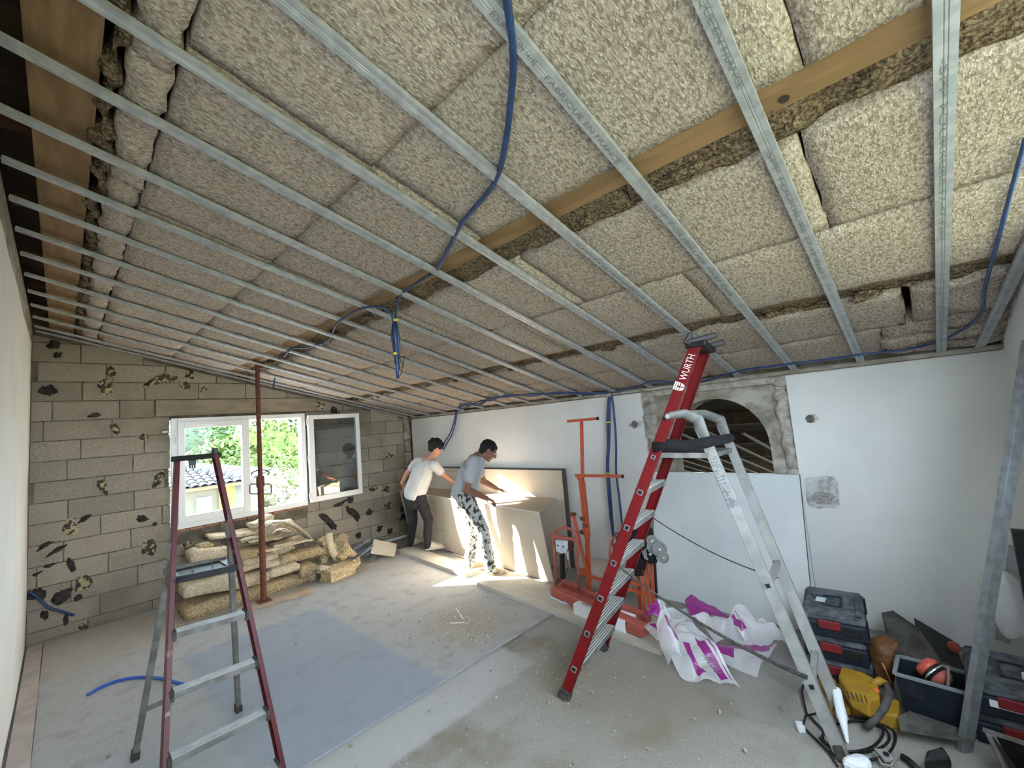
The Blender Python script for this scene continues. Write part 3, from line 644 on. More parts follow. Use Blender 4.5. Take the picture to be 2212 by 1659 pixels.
for q in (-1, 1): MB().ball(hc+s_*(q*.078)-f_*.006, (.011, .019, .031), n=8, R=R_).build('ear', M_skinM, MAN, smooth=True)
hb = MB(); hb.ball(hc+hu*.035-hf*.016, (.082, .099, .092), n=14, R=R_, nz=.10, nf=30); hb.ball(hc+hu*.075+hf*.030, (.062, .055, .034), n=10, R=R_, nz=.12, nf=30); hb.ball(hc-hu*.02-hf*.055, (.066, .048, .062), n=10, R=R_)
smooth_join(hb, 'hair', M_hair, MAN, vox=.006, it=2)
gl = MB()
for q in (-1, 1):
    gl.lathe(hc+s_*(q*.033)+f_*.112+u_*.003, f_, [(.021, 0), (.021, .002)], 14); gl.bar(hc+s_*(q*.055)+f_*.110+u_*.006, hc+s_*(q*.082)-f_*.01+u_*.006, .003, .003)
gl.bar(hc-s_*.012+f_*.113+u_*.006, hc+s_*.012+f_*.113+u_*.006, .003, .003)
gl.build('glasses', M_silver, MAN)
tb = MB()
tb.cap(pel+V((0,0,.01)), chest-V((0,0,.02)), .168, .178, sideh, .86, .72); tb.cap(chest-V((0,0,.02)), neck-V((0,0,.045)), .185, .10, sideh, .72, .8); tb.cap(sh_r, sh_l, .075, .075, V((0,0,1)))
tb.cap(J(1012, 1035), J(1006, 1058), .165, .172, sideh, .82, .85)
sl_r = sh_r.lerp(el_r, .62); sl_l = sh_l.lerp(el_l, .60)
tb.cap(sh_r, sl_r, .078, .072, mf, 1, .95); tb.cap(sh_l, sl_l, .078, .070, mf)
smooth_join(tb, 't_shirt', M_teeG, MAN, vox=.009, it=5, disp=.020, dsc=.075)
pb = MB()
pb.cap(pel+V((0,0,.0)), pel-V((0,0,.07)), .158, .165, sideh, .82, .80)
pb.cap(hip_r, kn_r, .100, .070, sideh, 1, 1); pb.cap(kn_r, an_r+V((0,0,.02)), .070, .064, sideh, 1, 1); pb.cap(hip_l, kn_l, .100, .070, sideh); pb.cap(kn_l, an_l+V((0,0,.03)), .070, .066, sideh)
smooth_join(pb, 'trousers', M_pantsM, MAN, vox=.009, it=4, disp=.03, dsc=.06)
def grounded(p, z): q = V(p); q.z = z; return q
shoe('shoe', grounded(J(1051, 1250, -.10), .006), grounded(J(1051, 1250, -.10), .006)+(mf*.95-ms*.0)*.285, M_shoe2, MAN, swoosh=True)
shoe('shoe', grounded(J(1006, 1232, .18), .018), grounded(J(1006, 1232, .18), .018)+(mf*.9+FW*.1).normalized()*.28, M_shoe2, MAN)
# ---- the younger one, seen from behind, head turned
J = body_ref(5.92)
bf = (FW*.86+RT*.42); bf.z = 0; bf.normalize(); bs = V((bf.y, -bf.x, 0))
base = J(915, 1195); base.z = 0
BOY = thing('person', base, 'young man in white t-shirt and dark trousers bending over the board\'s far end', 'person', 'workers at the plasterboard')
pel, chest, neck = J(895, 1072), J(912, 1022), J(925, 990)
hip_r, hip_l = pel+bs*.085, pel-bs*.085
kn_r, an_r = J(925, 1122, -.05), J(923, 1180, -.05); kn_l, an_l = J(892, 1128, .12), J(886, 1174, .22)
sh_r, sh_l = J(937, 1004, -.10), J(903, 996, .14)
el_r, wr_r = J(958, 1026, -.02), J(981, 1043, .05); el_l, wr_l = J(880, 1021, .22), J(868, 1043, .20)
hc = J(941, 968); hf = (RT*.78+FW*.48-V((0,0,.38))).normalized(); hu = (V((0,0,1))+RT*.22).normalized()
mb = MB()
mb.cap(pel, chest, .130, .145, bs, .70, .66); mb.cap(chest, neck-V((0,0,.03)), .15, .08, bs, .66, .8); mb.cap(neck-V((0,0,.04)), hc-V((0,0,.05)), .052, .052, bs)
mb.cap(sh_r, sh_l, .05, .05, V((0,0,1)))
mb.cap(sh_r, el_r, .047, .038, V((0,0,1))); mb.cap(el_r, wr_r, .040, .026, V((0,0,1))); mb.cap(sh_l, el_l, .047, .038, bf); mb.cap(el_l, wr_l, .039, .026, bf)
mb.cap(hip_r, kn_r, .078, .052, bs); mb.cap(kn_r, an_r, .052, .036, bs); mb.cap(hip_l, kn_l, .078, .052, bs); mb.cap(kn_l, an_l, .052, .036, bs)
head(mb, hc, hf, hu, .98)
hand(mb, wr_r, (wr_r-el_r)+V((0,0,-.05)), V((0,0,-1)), curl=.4, L=.17, thumb=-1); hand(mb, wr_l, V((-.1,.1,-.5))+bf*.6, V((0,0,-1)), curl=.8, L=.17)
smooth_join(mb, 'body', M_skinB, BOY, vox=.0068, it=3)
s_, f_, u_, R_ = face_bits(BOY, hc, hf, hu, .98)
for q in (-1, 1): MB().ball(hc+s_*(q*.077)-f_*.004, (.011, .019, .031), n=8, R=R_).build('ear', M_skinB, BOY, smooth=True)
hb = MB(); hb.ball(hc+hu*.048-hf*.010, (.095, .108, .092), n=14, R=R_, nz=.18, nf=26); hb.ball(hc+hu*.068+hf*.062, (.072, .052, .040), n=10, R=R_, nz=.25, nf=30); hb.ball(hc-hu*.005-hf*.060, (.076, .050, .065), n=10, R=R_, nz=.15, nf=24)
smooth_join(hb, 'hair', M_hair, BOY, vox=.006, it=1, disp=.02, dsc=.02)
tb = MB()
tb.cap(pel+V((0,0,.03)), chest, .160, .165, bs, .84, .78); tb.cap(chest, neck-V((0,0,.055)), .172, .088, bs, .74, .8); tb.cap(sh_r, sh_l, .068, .068, V((0,0,1)))
tb.cap(sh_r, sh_r.lerp(el_r, .62), .070, .066, V((0,0,1))); tb.cap(sh_l, sh_l.lerp(el_l, .55), .068, .064, bf)
smooth_join(tb, 't_shirt', M_teeW, BOY, vox=.009, it=6, disp=.016, dsc=.09)
pb = MB()
pb.cap(pel, pel-V((0,0,.07)), .140, .145, bs, .82, .80)
pb.cap(hip_r, kn_r, .096, .066, bs); pb.cap(kn_r, an_r+V((0,0,.01)), .066, .052, bs); pb.cap(hip_l, kn_l, .096, .066, bs); pb.cap(kn_l, an_l, .066, .052, bs)
smooth_join(pb, 'trousers', M_pantsB, BOY, vox=.009, it=4, disp=.014, dsc=.07)
hb_ = grounded(J(919, 1196, -.05), .052); shoe('shoe', hb_, hb_+(RT*.90+FW*.25-V((0,0,(RT*.90+FW*.25).z))).normalized()*.27, M_shoe, BOY)
hb_ = grounded(J(880, 1184, .22), .052); shoe('shoe', hb_, hb_+(RT*.5+FW*.8-V((0,0,(RT*.5+FW*.8).z))).normalized()*.27, M_shoe, BOY)
# ================================================================ BOARDS BY THE RIGHT WALL
# folded board: standing face plus the flap pushed back to the wall
XF = 3.62
tR, tL = Fx(1163, 1107, 3.42), Fx(862, 1060, 3.72); bR = Fz(1196, 1259, .004); bL = V((3.78, tL.y-.20, .02))
rR, rL = Fx(1201, 1077, 3.955), V((3.965, tL.y+.02, tL.z+.03))
T = thing('folded_plasterboard', (XF, (tR.y+tL.y)/2, 0), 'large beige plasterboard snapped lengthwise, lower half standing and upper flap pushed back', 'plasterboard')
MB().hexa([bL, bR, bL+V((.013,0,0)), bR+V((.013,0,0)), tL, tR, tL+V((.013,0,0)), tR+V((.013,0,0))]).build('standing_half', M_beige, T)
dn = V((0,0,-.013))
nn = 10; mb = MB(); P = []
for j in range(nn+1):
    a = tL.lerp(tR, j/nn); b_ = rL.lerp(rR, j/nn); sag = -.012*math.sin(math.pi*j/nn)
    P += [a+V((0,0,sag*0)), a.lerp(b_, .5)+V((0,0,sag)), b_]
mb.add(P+[p+dn for p in P], [(j*3+i, j*3+i+1, j*3+i+4, j*3+i+3) for j in range(nn) for i in (0,1)]+[(33+j*3+i, 33+j*3+i+3, 33+j*3+i+4, 33+j*3+i+1) for j in range(nn) for i in (0,1)]+[(0,1,34,33),(1,2,35,34),(30,63,64,31),(31,64,65,32)])
mb.build('folded_flap', mat('plasterboard_back', (.50,.41,.30), (.45,.365,.265), scale=3, rough=.85), T)
MB().bar(tL+V((-.004,0,.002)), tR+V((-.004,0,.002)), .012, .010).build('broken_edge', M_coreW, T)
text_mesh('printed_lettering', '10:42   BA13', .05, Fx(940, 1147, 3.615), (.12, -1, -.02), (-.10, 0, 1), mat('grey_print', (.36,.32,.27)), T, width=.42)
# boards behind it, against the wall
def lean_board(name, y0, y1, ztop, xb, xt, mt, label, th=.0125, edge=M_core):
    t = thing(name, ((xb+xt)/2, (y0+y1)/2, 0), label, 'plasterboard')
    a, b_ = V((xb, y0, .0)), V((xb, y1, .0)); c, d = V((xt, y0, ztop)), V((xt, y1, ztop)); q = V((th, 0, 0))
    MB().hexa([b_, a, b_+q, a+q, d, c, d+q, c+q]).build('board', mt, t)
    MB().hexa([a-V((0,.001,0)), a+q-V((0,.001,0)), a+V((0,.001,0)), a+q+V((0,.001,0)), c-V((0,.001,0)), c+q-V((0,.001,0)), c+V((0,.001,0)), c+q+V((0,.001,0))]).build('end_edge', edge, t)
    return t
T = lean_board('plasterboard_sheet', 3.06, 6.0, 1.105, 3.99, 3.985, M_beige, 'beige plasterboard leaning upright on the wall behind the folded one')
text_mesh('printed_lettering', 'BA 13 STANDARD', .035, Fx(952, 1018, 3.983), (0, -1, 0), (0, 0, 1), MATS['grey_print'], T, width=.34)
lean_board('plasterboard_sheet', 3.03, 6.05, 1.125, 4.02, 4.015, M_core, 'dark-edged board standing hindmost against the wall behind the beige boards')
lean_board('plasterboard_sheet', .735, 1.96, 1.105, 3.78, 4.025, M_bluegrey, 'white plasterboard sheet leaning below the arched opening', th=.030)
# boards lying on the floor
def plank(px0, px1, wdt, th, label, z0=0, lift=0, name='plank', mt=M_plank):
    a, b_ = Fz(*px0, z0+th), Fz(*px1, z0+th); d = (b_-a).normalized(); s = V((-d.y, d.x, 0)) if V((-d.y, d.x, 0)).x > 0 else V((d.y, -d.x, 0))
    k = 14; P = []
    for i in range(k+1):
        p = a.lerp(b_, i/k)
        for (u_, z) in ((0, 0), (wdt, 0), (wdt, -th), (0, -th)): P.append(p+s*(u_+.006*noise.noise(p*6+V((u_*9, z, 0))))+V((0, 0, z)))
    F = [(i*4+j, i*4+(j+1) % 4, i*4+4+(j+1) % 4, i*4+4+j) for i in range(k) for j in range(4)] + [(3,2,1,0), (k*4, k*4+1, k*4+2, k*4+3)]
    return tag(MB().add(P, F).build(name, mt, bevel=.003), label, 'board')
plank((858, 1188), (1003, 1241), .235, .045, 'dusty board lying on the floor under the young man', name='floor_board')
plank((1030, 1258), (1425, 1405), .42, .038, 'long dusty board lying on the floor under the red lifter and the white carton', name='floor_board')
plank((975, 1196), (1080, 1230), .22, .012, 'thin board on the floor between the two workers at the foot of the folded board', name='floor_board')
# ================================================================ PROP
b0 = V((1.50, 5.29, .03)); t0 = V((1.50, 5.29, zc(1.50, .03)))
T = thing('steel_prop', b0, 'rusty adjustable steel prop standing between floor and roof joist before the window', 'prop')
MB().lathe(b0, (0,0,1), [(.030, .008), (.030, 1.30)], 18).build('outer_tube', M_rust, T, smooth=False)
MB().lathe(b0, (0,0,1), [(.023, 1.28), (.023, (t0-b0).z-.006)], 18).build('inner_tube', M_rust, T)
MB().box(b0+V((0,0,.004)), (.13,.13,.008)).build('base_plate', M_rust, T); MB().box(t0, (.13,.13,.008)).build('head_plate', M_rust, T)
MB().lathe(b0, (0,0,1), [(.036, 1.20), (.040, 1.22), (.040, 1.30), (.036, 1.32)], 18).build('collar', M_rust, T)
for q in (-1, 1):
    c = b0+V((0,0,1.19))+RT*(q*.075)
    MB().tube([c-RT*(q*.045)+V((0,0,.045)), c+RT*(q*.030)+V((0,0,.045)), c+RT*(q*.042)+V((0,0,.03)), c+RT*(q*.042)-V((0,0,.05)), c+RT*(q*.028)-V((0,0,.062)), c-RT*(q*.045)-V((0,0,.062))], .006, 8).build('nut_handle', M_rust, T)
pts = [b0+V((0,0,1.345))+RT*(.095*math.cos(a))*(1)+FW*(.04*math.sin(a))+V((0,0,.035*math.sin(a))) for a in [math.pi*i/10 for i in range(-1, 12)]]
MB().tube(pts, .006, 8).build('locking_pin', M_rust, T)
a, b_ = Fz(548, 1318, .03), Fz(663, 1280, .03)
t = MB().bar((1.22, 5.30, .014), (1.96, 5.17, .014), .15, .030); tag(t.build('timber_offcut', [M_timber], bevel=.002), 'short flat timber board under the foot of the rusty prop', 'board')
# ================================================================ LADDERS
def stile(mb, p0, p1, wd, dp, side, front):
    """channel section rail: web plus two flanges; side = outward, front = depth direction"""
    p0, p1, side = V(p0), V(p1), V(side).normalized(); d = (p1-p0).normalized(); side = (side-d*side.dot(d)).normalized(); fr = d.cross(side)
    for (o_, w_, h_) in ((side*(wd/2-.002), .004, dp), (fr*(dp/2-.002), wd, .004), (-fr*(dp/2-.002), wd, .004)):
        a, b_ = p0+o_, p1+o_
        mb.add([p+side*(x*w_/2)+fr*(y*h_/2) for p in (a, b_) for y in (-1,1) for x in (-1,1)], [(0,1,3,2),(4,6,7,5),(0,4,5,1),(2,3,7,6),(0,2,6,4),(1,5,7,3)])
    return fr
def tread(mb, a, b_, dep, th, ribs=4, fwd=None):
    a, b_ = V(a), V(b_); d = (b_-a).normalized(); f = V(fwd).normalized() if fwd else V((-d.y, d.x, 0)); u = V((0,0,1))
    mb.add([p+f*(x*dep/2)+u*(y*th/2) for p in (a, b_) for y in (-1,1) for x in (-1,1)], [(0,1,3,2),(4,6,7,5),(0,4,5,1),(2,3,7,6),(0,2,6,4),(1,5,7,3)])
    mb.m(1)  # paler ribs over a darker base; groove shade is put into the colour
    for i in range(ribs):
        o_ = f*(dep*(-.42+.84*i/(ribs-1))); mb.bar(a+o_+u*(th/2+.002), b_+o_+u*(th/2+.002), dep/ribs*.42, .007)
    mb.m(0)
# ---- left step ladder
Lp = lambda z: V((.300, 2.575, 0)).lerp(V((.300, 2.575, 0)), 0)
LA, LB = Fz(354, 1650, .335), Fz(371, 1255, 1.04)
RA, RB = Fz(607, 1650, .10), Fz(516, 1225, 1.04)
yl = lambda z: (2.505+.31*z)
def on_line(A, B, z): t = (z-A.z)/(B.z-A.z); return A+(B-A)*t
T = thing('step_ladder', (.54, 2.95, 0), 'red and grey step ladder with a platform standing on the left before the window', 'ladder')
lt = on_line(LA, LB, 1.655); rt_ = on_line(RA, RB, 1.655); l0 = on_line(LA, LB, .012); r0 = on_line(RA, RB, .012)
sidev = (r0-l0).normalized()
for nm, p0, p1, sg in (('stile', l0, lt, -1), ('stile', r0, rt_, 1)):
    m_ = MB(); stile(m_, p0, p1, .022, .050, sidev*sg, None); m_.build(nm, M_redM, T, bevel=.0015)
    MB().bar(p0-V((0,0,.012)), p0+(p1-p0).normalized()*.05, .032, .060, (0,1,0)).build('foot', M_rubber, T)
for z in (.10, .335, .57, .805):
    a, b_ = on_line(LA, LB, z), on_line(RA, RB, z); m_ = MB(); tread(m_, a+sidev*.008, b_-sidev*.008, .060, .026, 5, (0,1,0)); st = m_.build('step', [MATS['dusty_aluminium'], M_alu], T, bevel=.0015)
    for p in (a+sidev*.016, b_-sidev*.016): MB().box(p, (.016, .070, .048)).build('step_bracket', M_rubber, st, bevel=.003)
a, b_ = on_line(LA, LB, 1.04), on_line(RA, RB, 1.04); bk = V((0, .26, 0))
ce = (a+b_)/2+bk/2
m_ = MB(); m_.box(ce, ((b_-a).length-.02, .255, .006)); pl = m_.build('platform', M_black, T)
for (p, q) in ((a, b_), (a+bk, b_+bk)): MB().bar(p, q, .018, .034).build('platform_rail', M_black if p is a else M_aluD, pl)
for q in (.08, .92): c = a.lerp(b_, q); MB().bar(c+V((0,0,.006)), c+bk+V((0,0,.006)), .035, .006).build('platform_strip', M_alu, pl)
for (p, q) in ((.30, .45), (.62, .75)): MB().bar(a.lerp(b_, p)+V((0,.02,.006)), a.lerp(b_, q)+bk+V((0,-.02,.006)), .006, .002).build('scuff_line', M_aluD, pl)
cp = MB(); cp.bar(lt+V((-.012,0,.0)), rt_+V((.020,0,.0)), .070, .030, (0,0,1)); CPB = cp.build('top_cap', M_black, T, bevel=.006)
MB().box(rt_+V((.0,0,.025)), (.022, .05, .035)).build('cap_horn', M_black, CPB, bevel=.004)
c = lt.lerp(rt_, .40); mb = MB(); mb.box(c-V((0,0,.025)), (.030, .03, .04))
for q in (-1, 0, 1): mb.box(c+V((q*.011,0,-.05)), (.005,.02,.022))
mb.build('cap_bracket', M_black, CPB)
rl0, rr0 = Fz(291, 1637, .012), Fz(515, 1533, .012)
hl, hr = on_line(LA, LB, 1.17)+V((.0,.03,0)), on_line(RA, RB, 1.24)+V((0,.03,0))
for p0, p1 in ((rl0, hl), (rr0, hr)):
    m_ = MB(); m_.bar(p0, p1, .026, .036, (0,1,0)); lg = m_.build('rear_leg', M_aluD, T, bevel=.002)
    MB().bar(p0-V((0,0,.012)), p0+(p1-p0).normalized()*.045, .036, .046, (0,1,0)).build('foot', M_rubber, lg)
    MB().ball(p1, (.022, .045, .055), n=8).build('hinge_plate', M_gcap, T, smooth=True)
for f in (.24, .50):
    a, b_ = rl0.lerp(hl, f), rr0.lerp(hr, f)
    if f < .3: MB().tube([a, b_], .013, 10).build('rear_crossbar', M_aluD, T)
for p0, p1 in ((hl-V((0,.0,.14)), rl0.lerp(hl, .86)), (hr-V((0,0,.2)), rr0.lerp(hr, .80))): MB().bar(p0, p1, .006, .018).build('side_stay', M_aluD, T)
# ---- big red platform ladder
A1 = Fz(1217, 1510, 0); D1 = V((.2589, -.4074, 1)); A2 = Fz(1300, 1404, 0); T2 = Fz(1523, 760, 2.06); D2 = (T2-A2)/T2.z
n1 = lambda z: A1+D1*z; n2 = lambda z: A2+D2*z
T = thing('platform_ladder', (A1+A2)/2+V((.2,-.6,0)), 'tall red and aluminium platform ladder open in front of the arched opening', 'ladder')
sv = (A1-A2).normalized()
TOPZ = 2.085
for k, (fn, sg) in enumerate(((n1, 1), (n2, -1))):
    zt = TOPZ-(.03 if k else 0); m_ = MB(); fr = stile(m_, fn(.02), fn(zt), .026, .064, sv*sg, None); s = m_.build('stile', M_red, T, bevel=.002)
    MB().bar(fn(0), fn(.055), .036, .076, fr).build('foot', M_rubber, s, bevel=.004)
    dd = (fn(1)-fn(0)).normalized(); so_ = (sv*sg-dd*(sv*sg).dot(dd)).normalized(); frn = dd.cross(so_)
    for j in range(7):
        z = .180+.2069*j; c = fn(z)+so_*.0165
        mb = MB(); R = Matrix((frn, dd, so_)).transposed(); hs = .014 if j < 6 else .010
        for (ox, oy_, sx, sy) in ((0, hs, hs*2, .004), (0, -hs, hs*2, .004), (hs, 0, .004, hs*2), (-hs, 0, .004, hs*2)): mb.box(c+frn*ox+dd*oy_, (sx, sy, .006), R)
        re = mb.build('rung_end', M_alu, s); MB().box(c-so_*.001, (hs*1.8, hs*1.8, .003), R).build('rung_hole', M_black, re)
    if k == 0:
        e0 = fn(1.872)+so_*.0150
        yd = -frn if (-frn).dot(RT) < 0 else frn
        yd = so_.cross(dd); yd = yd if so_.dot(-FW) > 0 else -yd
        tx = text_mesh('printed_brand_name', 'WURTH', .060, e0-yd*.022+dd*.002, dd, so_.cross(dd), M_wtext, s, width=.165, off=.001)
        mb = MB(); ydv = so_.cross(dd); bb = fn(1.872)+so_*.0162-dd*.068
        def quad(x0, x1, y0, y1): mb.prism([bb+dd*x0+ydv*y0, bb+dd*x1+ydv*y0, bb+dd*x1+ydv*y1, bb+dd*x0+ydv*y1], so_*.0006)
        quad(.0, .052, .014, .022); quad(.0, .052, .026, .034)
        quad(.0, .020, .0, .010); quad(.030, .052, .002, .010)
        for q in (-1, 1): mb.prism([bb+dd*(.026+q*.003)+ydv*(-.004), bb+dd*(.026+q*.025)+ydv*(-.004), bb+dd*(.026+q*.018)+ydv*(-.022), bb+dd*(.026+q*.003)+ydv*(-.030)], so_*.0006)
        mb.build('emblem', M_wtext, s)
for j in range(6):
    z = .180+.2069*j; a, b_ = n1(z), n2(z); dl_ = (b_-a).normalized(); f_ = V((-dl_.y, dl_.x, 0)); f_ = f_ if f_.y < 0 else -f_
    m_ = MB(); tread(m_, a+dl_*.012-V((0,0,0)), b_-dl_*.012, .082, .030, 5, f_); st = m_.build('step', [M_aluD, mat('pale_tread_rib', (.50,.49,.46), rough=.5, metal=.2) if j == 0 else MATS['pale_tread_rib']], T, bevel=.002)
    MB().box(b_-dl_*.018, (.008, .080, .044), Matrix((dl_, f_, V((0,0,1)))).transposed()).build('step_end', M_alu, st, bevel=.002)
rn0, rf0 = Fz(1822, 1640, 0), Fz(1840, 1545, 0)
rf0 = Fz(1822, 1555, 0); rn1, rf1 = Fy(1513, 925, .97), Fy(1560, 922, 1.03)
for nm, p0, p1 in (('rear_leg', rn0, rn1), ('rear_leg', rf0, rf1)):
    d = (p1-p0).normalized(); m_ = MB(); so_ = (sv-d*sv.dot(d)).normalized(); fr = d.cross(so_)
    stile(m_, p0, p1, .028, .060, sv, None); lg = m_.build(nm, M_alu, T, bevel=.002)
    MB().bar(p0-V((0,0,.0)), p0+d*.06, .040, .070, so_).build('foot', M_rubber, lg, bevel=.004)
    for f in (.18, .46, .93):
        c = p0.lerp(p1, f)+so_*.0165; R = Matrix((fr, d, so_)).transposed(); hs = .013
        mb = MB()
        for (ox, oy_, sx, sy) in ((0, hs, hs*2, .004), (0, -hs, hs*2, .004), (hs, 0, .004, hs*2), (-hs, 0, .004, hs*2)): mb.box(c+fr*ox+d*oy_, (sx, sy, .005), R)
        re = mb.build('tube_end', M_alu, lg); MB().box(c-so_*.001, (hs*1.7, hs*1.7, .003), R).build('tube_hole', M_black, re)
for f in (.18, .46): MB().bar(rn0.lerp(rn1, f), rf0.lerp(rf1, f), .030, .030).build('rear_crossbar', M_alu, T)
# warning label on the near rear leg
d = (rn1-rn0).normalized(); so_ = (sv-d*sv.dot(d)).normalized(); fr = d.cross(so_); c = rn0.lerp(rn1, .80)+so_*.0168
MB().box(c, (.050, .30, .001), Matrix((fr, d, so_)).transposed()).build('warning_label', mat('worn_label', (.30,.295,.28), (.17,.165,.16), scale=70, rough=.8, lo=.5, hi=.6), T)
mb = MB()
for i in range(16):
    q = c+so_*.001+d*(.135-i*.018); wdt = random.uniform(.012, .036)
    if i not in (5, 10): mb.box(q+fr*random.uniform(-.006, .006), (wdt, .004+.006*(i > 12), .0008), Matrix((fr, d, so_)).transposed())
mb.build('label_print', M_ink, T)
MB().lathe(rn0.lerp(rn1, .73)+so_*.017, so_, [(.015, 0), (.015, .001)], 16).build('label_symbol', M_ink, T)
# curved hinge heads
for (st, leg, off) in ((n1, rn1, 1), (n2, rf1, -1)):
    s0 = st(1.665)+sv*(off*.018); l_ = leg; d = (leg-(rn0 if off > 0 else rf0)).normalized()
    pts = [s0+V((-.01,.02,-.012)), s0, s0.lerp(l_+V((0,0,.06)), .5)+V((0,0,.022)), l_+d*.03+V((0,0,.025)), l_+d*.0, l_-d*.09]
    MB().tube(pts, [.024, .037, .037, .038, .037, .032], 14, el=[.6,.6,.62,.62,.55,.5], side=fr).build('hinge_head', M_gcap, T, smooth=True)
    MB().lathe(s0+sv*(off*.020), sv*off, [(.014, 0), (.014, .008)], 14).build('hinge_bolt', M_silver, T)
# platform, strap, top cap
a, b_ = n1(1.42), n2(1.42); a2, b2 = rn0.lerp(rn1, .885), rf0.lerp(rf1, .885)
m_ = MB(); m_.hexa([a, b_, a2, b2, a+V((0,0,.03)), b_+V((0,0,.03)), a2+V((0,0,.03)), b2+V((0,0,.03))]); m_.build('platform', M_aluD, T)
m_ = MB()
pp = [a+V((0,0,.06)), a.lerp(a2, .3)+V((0,0,.075)), a.lerp(a2, .6)+V((0,0,.07)), a2+V((0,0,.10)), b2+V((0,0,.10))]
m_.tube(pp, [.034, .040, .036, .032, .030], 10, el=[.8]*5).build('platform_pad', M_black2, T, smooth=True)
c = n1(TOPZ); e = n2(TOPZ-.02)
m_ = MB(); m_.bar(c+sv*.03, e-sv*.03, .12, .035, (0,0,1)); TC = m_.build('top_cap', M_black, T, bevel=.008)
dd = (n1(1)-n1(0)).normalized(); hz = V((dd.x, dd.y, 0)).normalized()
for p in (c, e): MB().bar(p-hz*.05+V((0,0,.015)), p+hz*.12+V((0,0,.045)), .03, .035).build('cap_horn', M_black, TC, bevel=.006)
MB().bar(c-hz*.06+V((0,0,.01)), c-hz*.02+V((0,0,.075)), .025, .03).build('cap_horn', M_black, TC, bevel=.005)
# spreader straps
p0, p1 = n1(.80)+V((0,-.0,0)), rn0.lerp(rn1, .20)
p0 = Fy(1330, 1219, n1(.80).y); p1 = rn0.lerp(rn1, .205)+so_*.02
def sagline(a, b_, s, n=14): return [a.lerp(b_, i/n)-V((0,0,s*4*(i/n)*(1-i/n))) for i in range(n+1)]
MB().tube(sagline(p0, p1, .05), [.005+.006*(i/14) for i in range(15)], 8).build('spreader_strap', M_rubber, T)
p0, p1 = n2(.99), rf0.lerp(rf1, .40)
MB().tube(sagline(p0, p1, .05), .004, 8).build('spreader_strap', M_rubber, T)
# ---- metal stud leaning in the near right corner
a, b_ = Fz(2083, 1622, .0), Fy(2226, 735, -.41)
tag(MB().bar(a, a+(b_-a)*1.0, .030, .050, RT).build('metal_stud', mat('dull_steel', (.20,.215,.22), (.15,.16,.165), scale=25, rough=.6, metal=.2), bevel=.002), 'grey metal stud leaning upright in the near right corner', 'metal stud')
# ================================================================ CONDUITS
def conduit(name, pts, r, label, mt=M_blue, cat='conduit', grp='blue electrical conduits', sub=5):
    P = []; pts = [V(p) for p in pts]
    for i in range(len(pts)-1):
        a0 = pts[max(i-1, 0)]; b0_ = pts[i]; c0 = pts[i+1]; d0 = pts[min(i+2, len(pts)-1)]
        for k in range(sub):
            t = k/sub; P.append(.5*((2*b0_)+(c0-a0)*t+(2*a0-5*b0_+4*c0-d0)*t*t+(3*b0_-a0-3*c0+d0)*t**3))
    P.append(pts[-1]); o = MB().tube(P, r, 8).build(name, mt, smooth=True); tag(o, label, cat, grp); return o
conduit('conduit', [Fc(1085, -60, .005), Fc(1108, 100, .006), Fc(1105, 200, .006), Fc(1090, 320, .008), Fc(1065, 400, .012), Fc(1000, 480, .012), Fc(965, 545, .012), Fc(940, 590, .02)], .011, 'thick blue conduit curving across the wool at the top centre')
conduit('conduit', [Fc(930, 592, .03), Fc(900, 612, .025), Fc(872, 630, .015), Fc(860, 650, -.01), Fc(853, 690, -.06)+V((0,0,-.02))], .008, 'blue conduit running along the joist into the hanging bundle')
p = Fc(853, 690, -.08); D_ = (p-CP).dot(FW)
HB = lambda x, y, q=0: Fd(x, y, D_+q)
conduit('conduit', [Fc(718, 722, .02), Fc(728, 700, -.01), Fc(760, 676, .0), Fc(795, 664, -.01), Fc(825, 664, -.02), HB(845, 680), HB(851, 700)], .008, 'thin blue conduit looping from the joist to the hanging bundle')
T = thing('conduit_bundle', HB(853, 690), 'dark blue conduit ends taped together and hanging below the joist', 'conduit bundle')
for k, (pts) in enumerate(([(852, 690), (852, 720), (856, 760), (858, 800), (859, 818)], [(854, 690), (860, 722), (862, 755), (859, 775), (861, 800)], [(851, 690), (846, 725), (852, 758), (860, 780), (862, 795)])):
    MB().tube([HB(x, y, .01*k) for x, y in pts], .010-.001*k, 8).build('conduit_end', M_blue, T, smooth=True)
for pts in ([(857, 765), (870, 785), (868, 805), (861, 815)], [(856, 760), (850, 765), (855, 790)], [(860, 775), (874, 770), (870, 795)]): MB().tube([HB(x, y, -.01) for x, y in pts], .0028, 6).build('wire', M_black, T)
for y in (692, 764): MB().lathe(HB(854, y), (0,0,1), [(.016, -.008), (.016, .008)], 10).build('tape_band', M_tape, T)
conduit('conduit', [Fc(700, 740, .012), Fc(665, 750, .010), Fc(632, 752, -.0), Fc(618, 765, -.02), Fd(604, 785, 5.35), Fd(595, 810, 5.3), Fd(590, 841, 5.28)], .009, 'blue conduit end drooping from the joist above the window')
conduit('conduit', [Fc(718, 724, .02), Fc(705, 738, .012), Fc(680, 752, .012)], .008, 'short run of blue conduit tucked along the joist left of the hanging bundle')
W = lambda x, y, X=3.95: Fx(x, y, X)
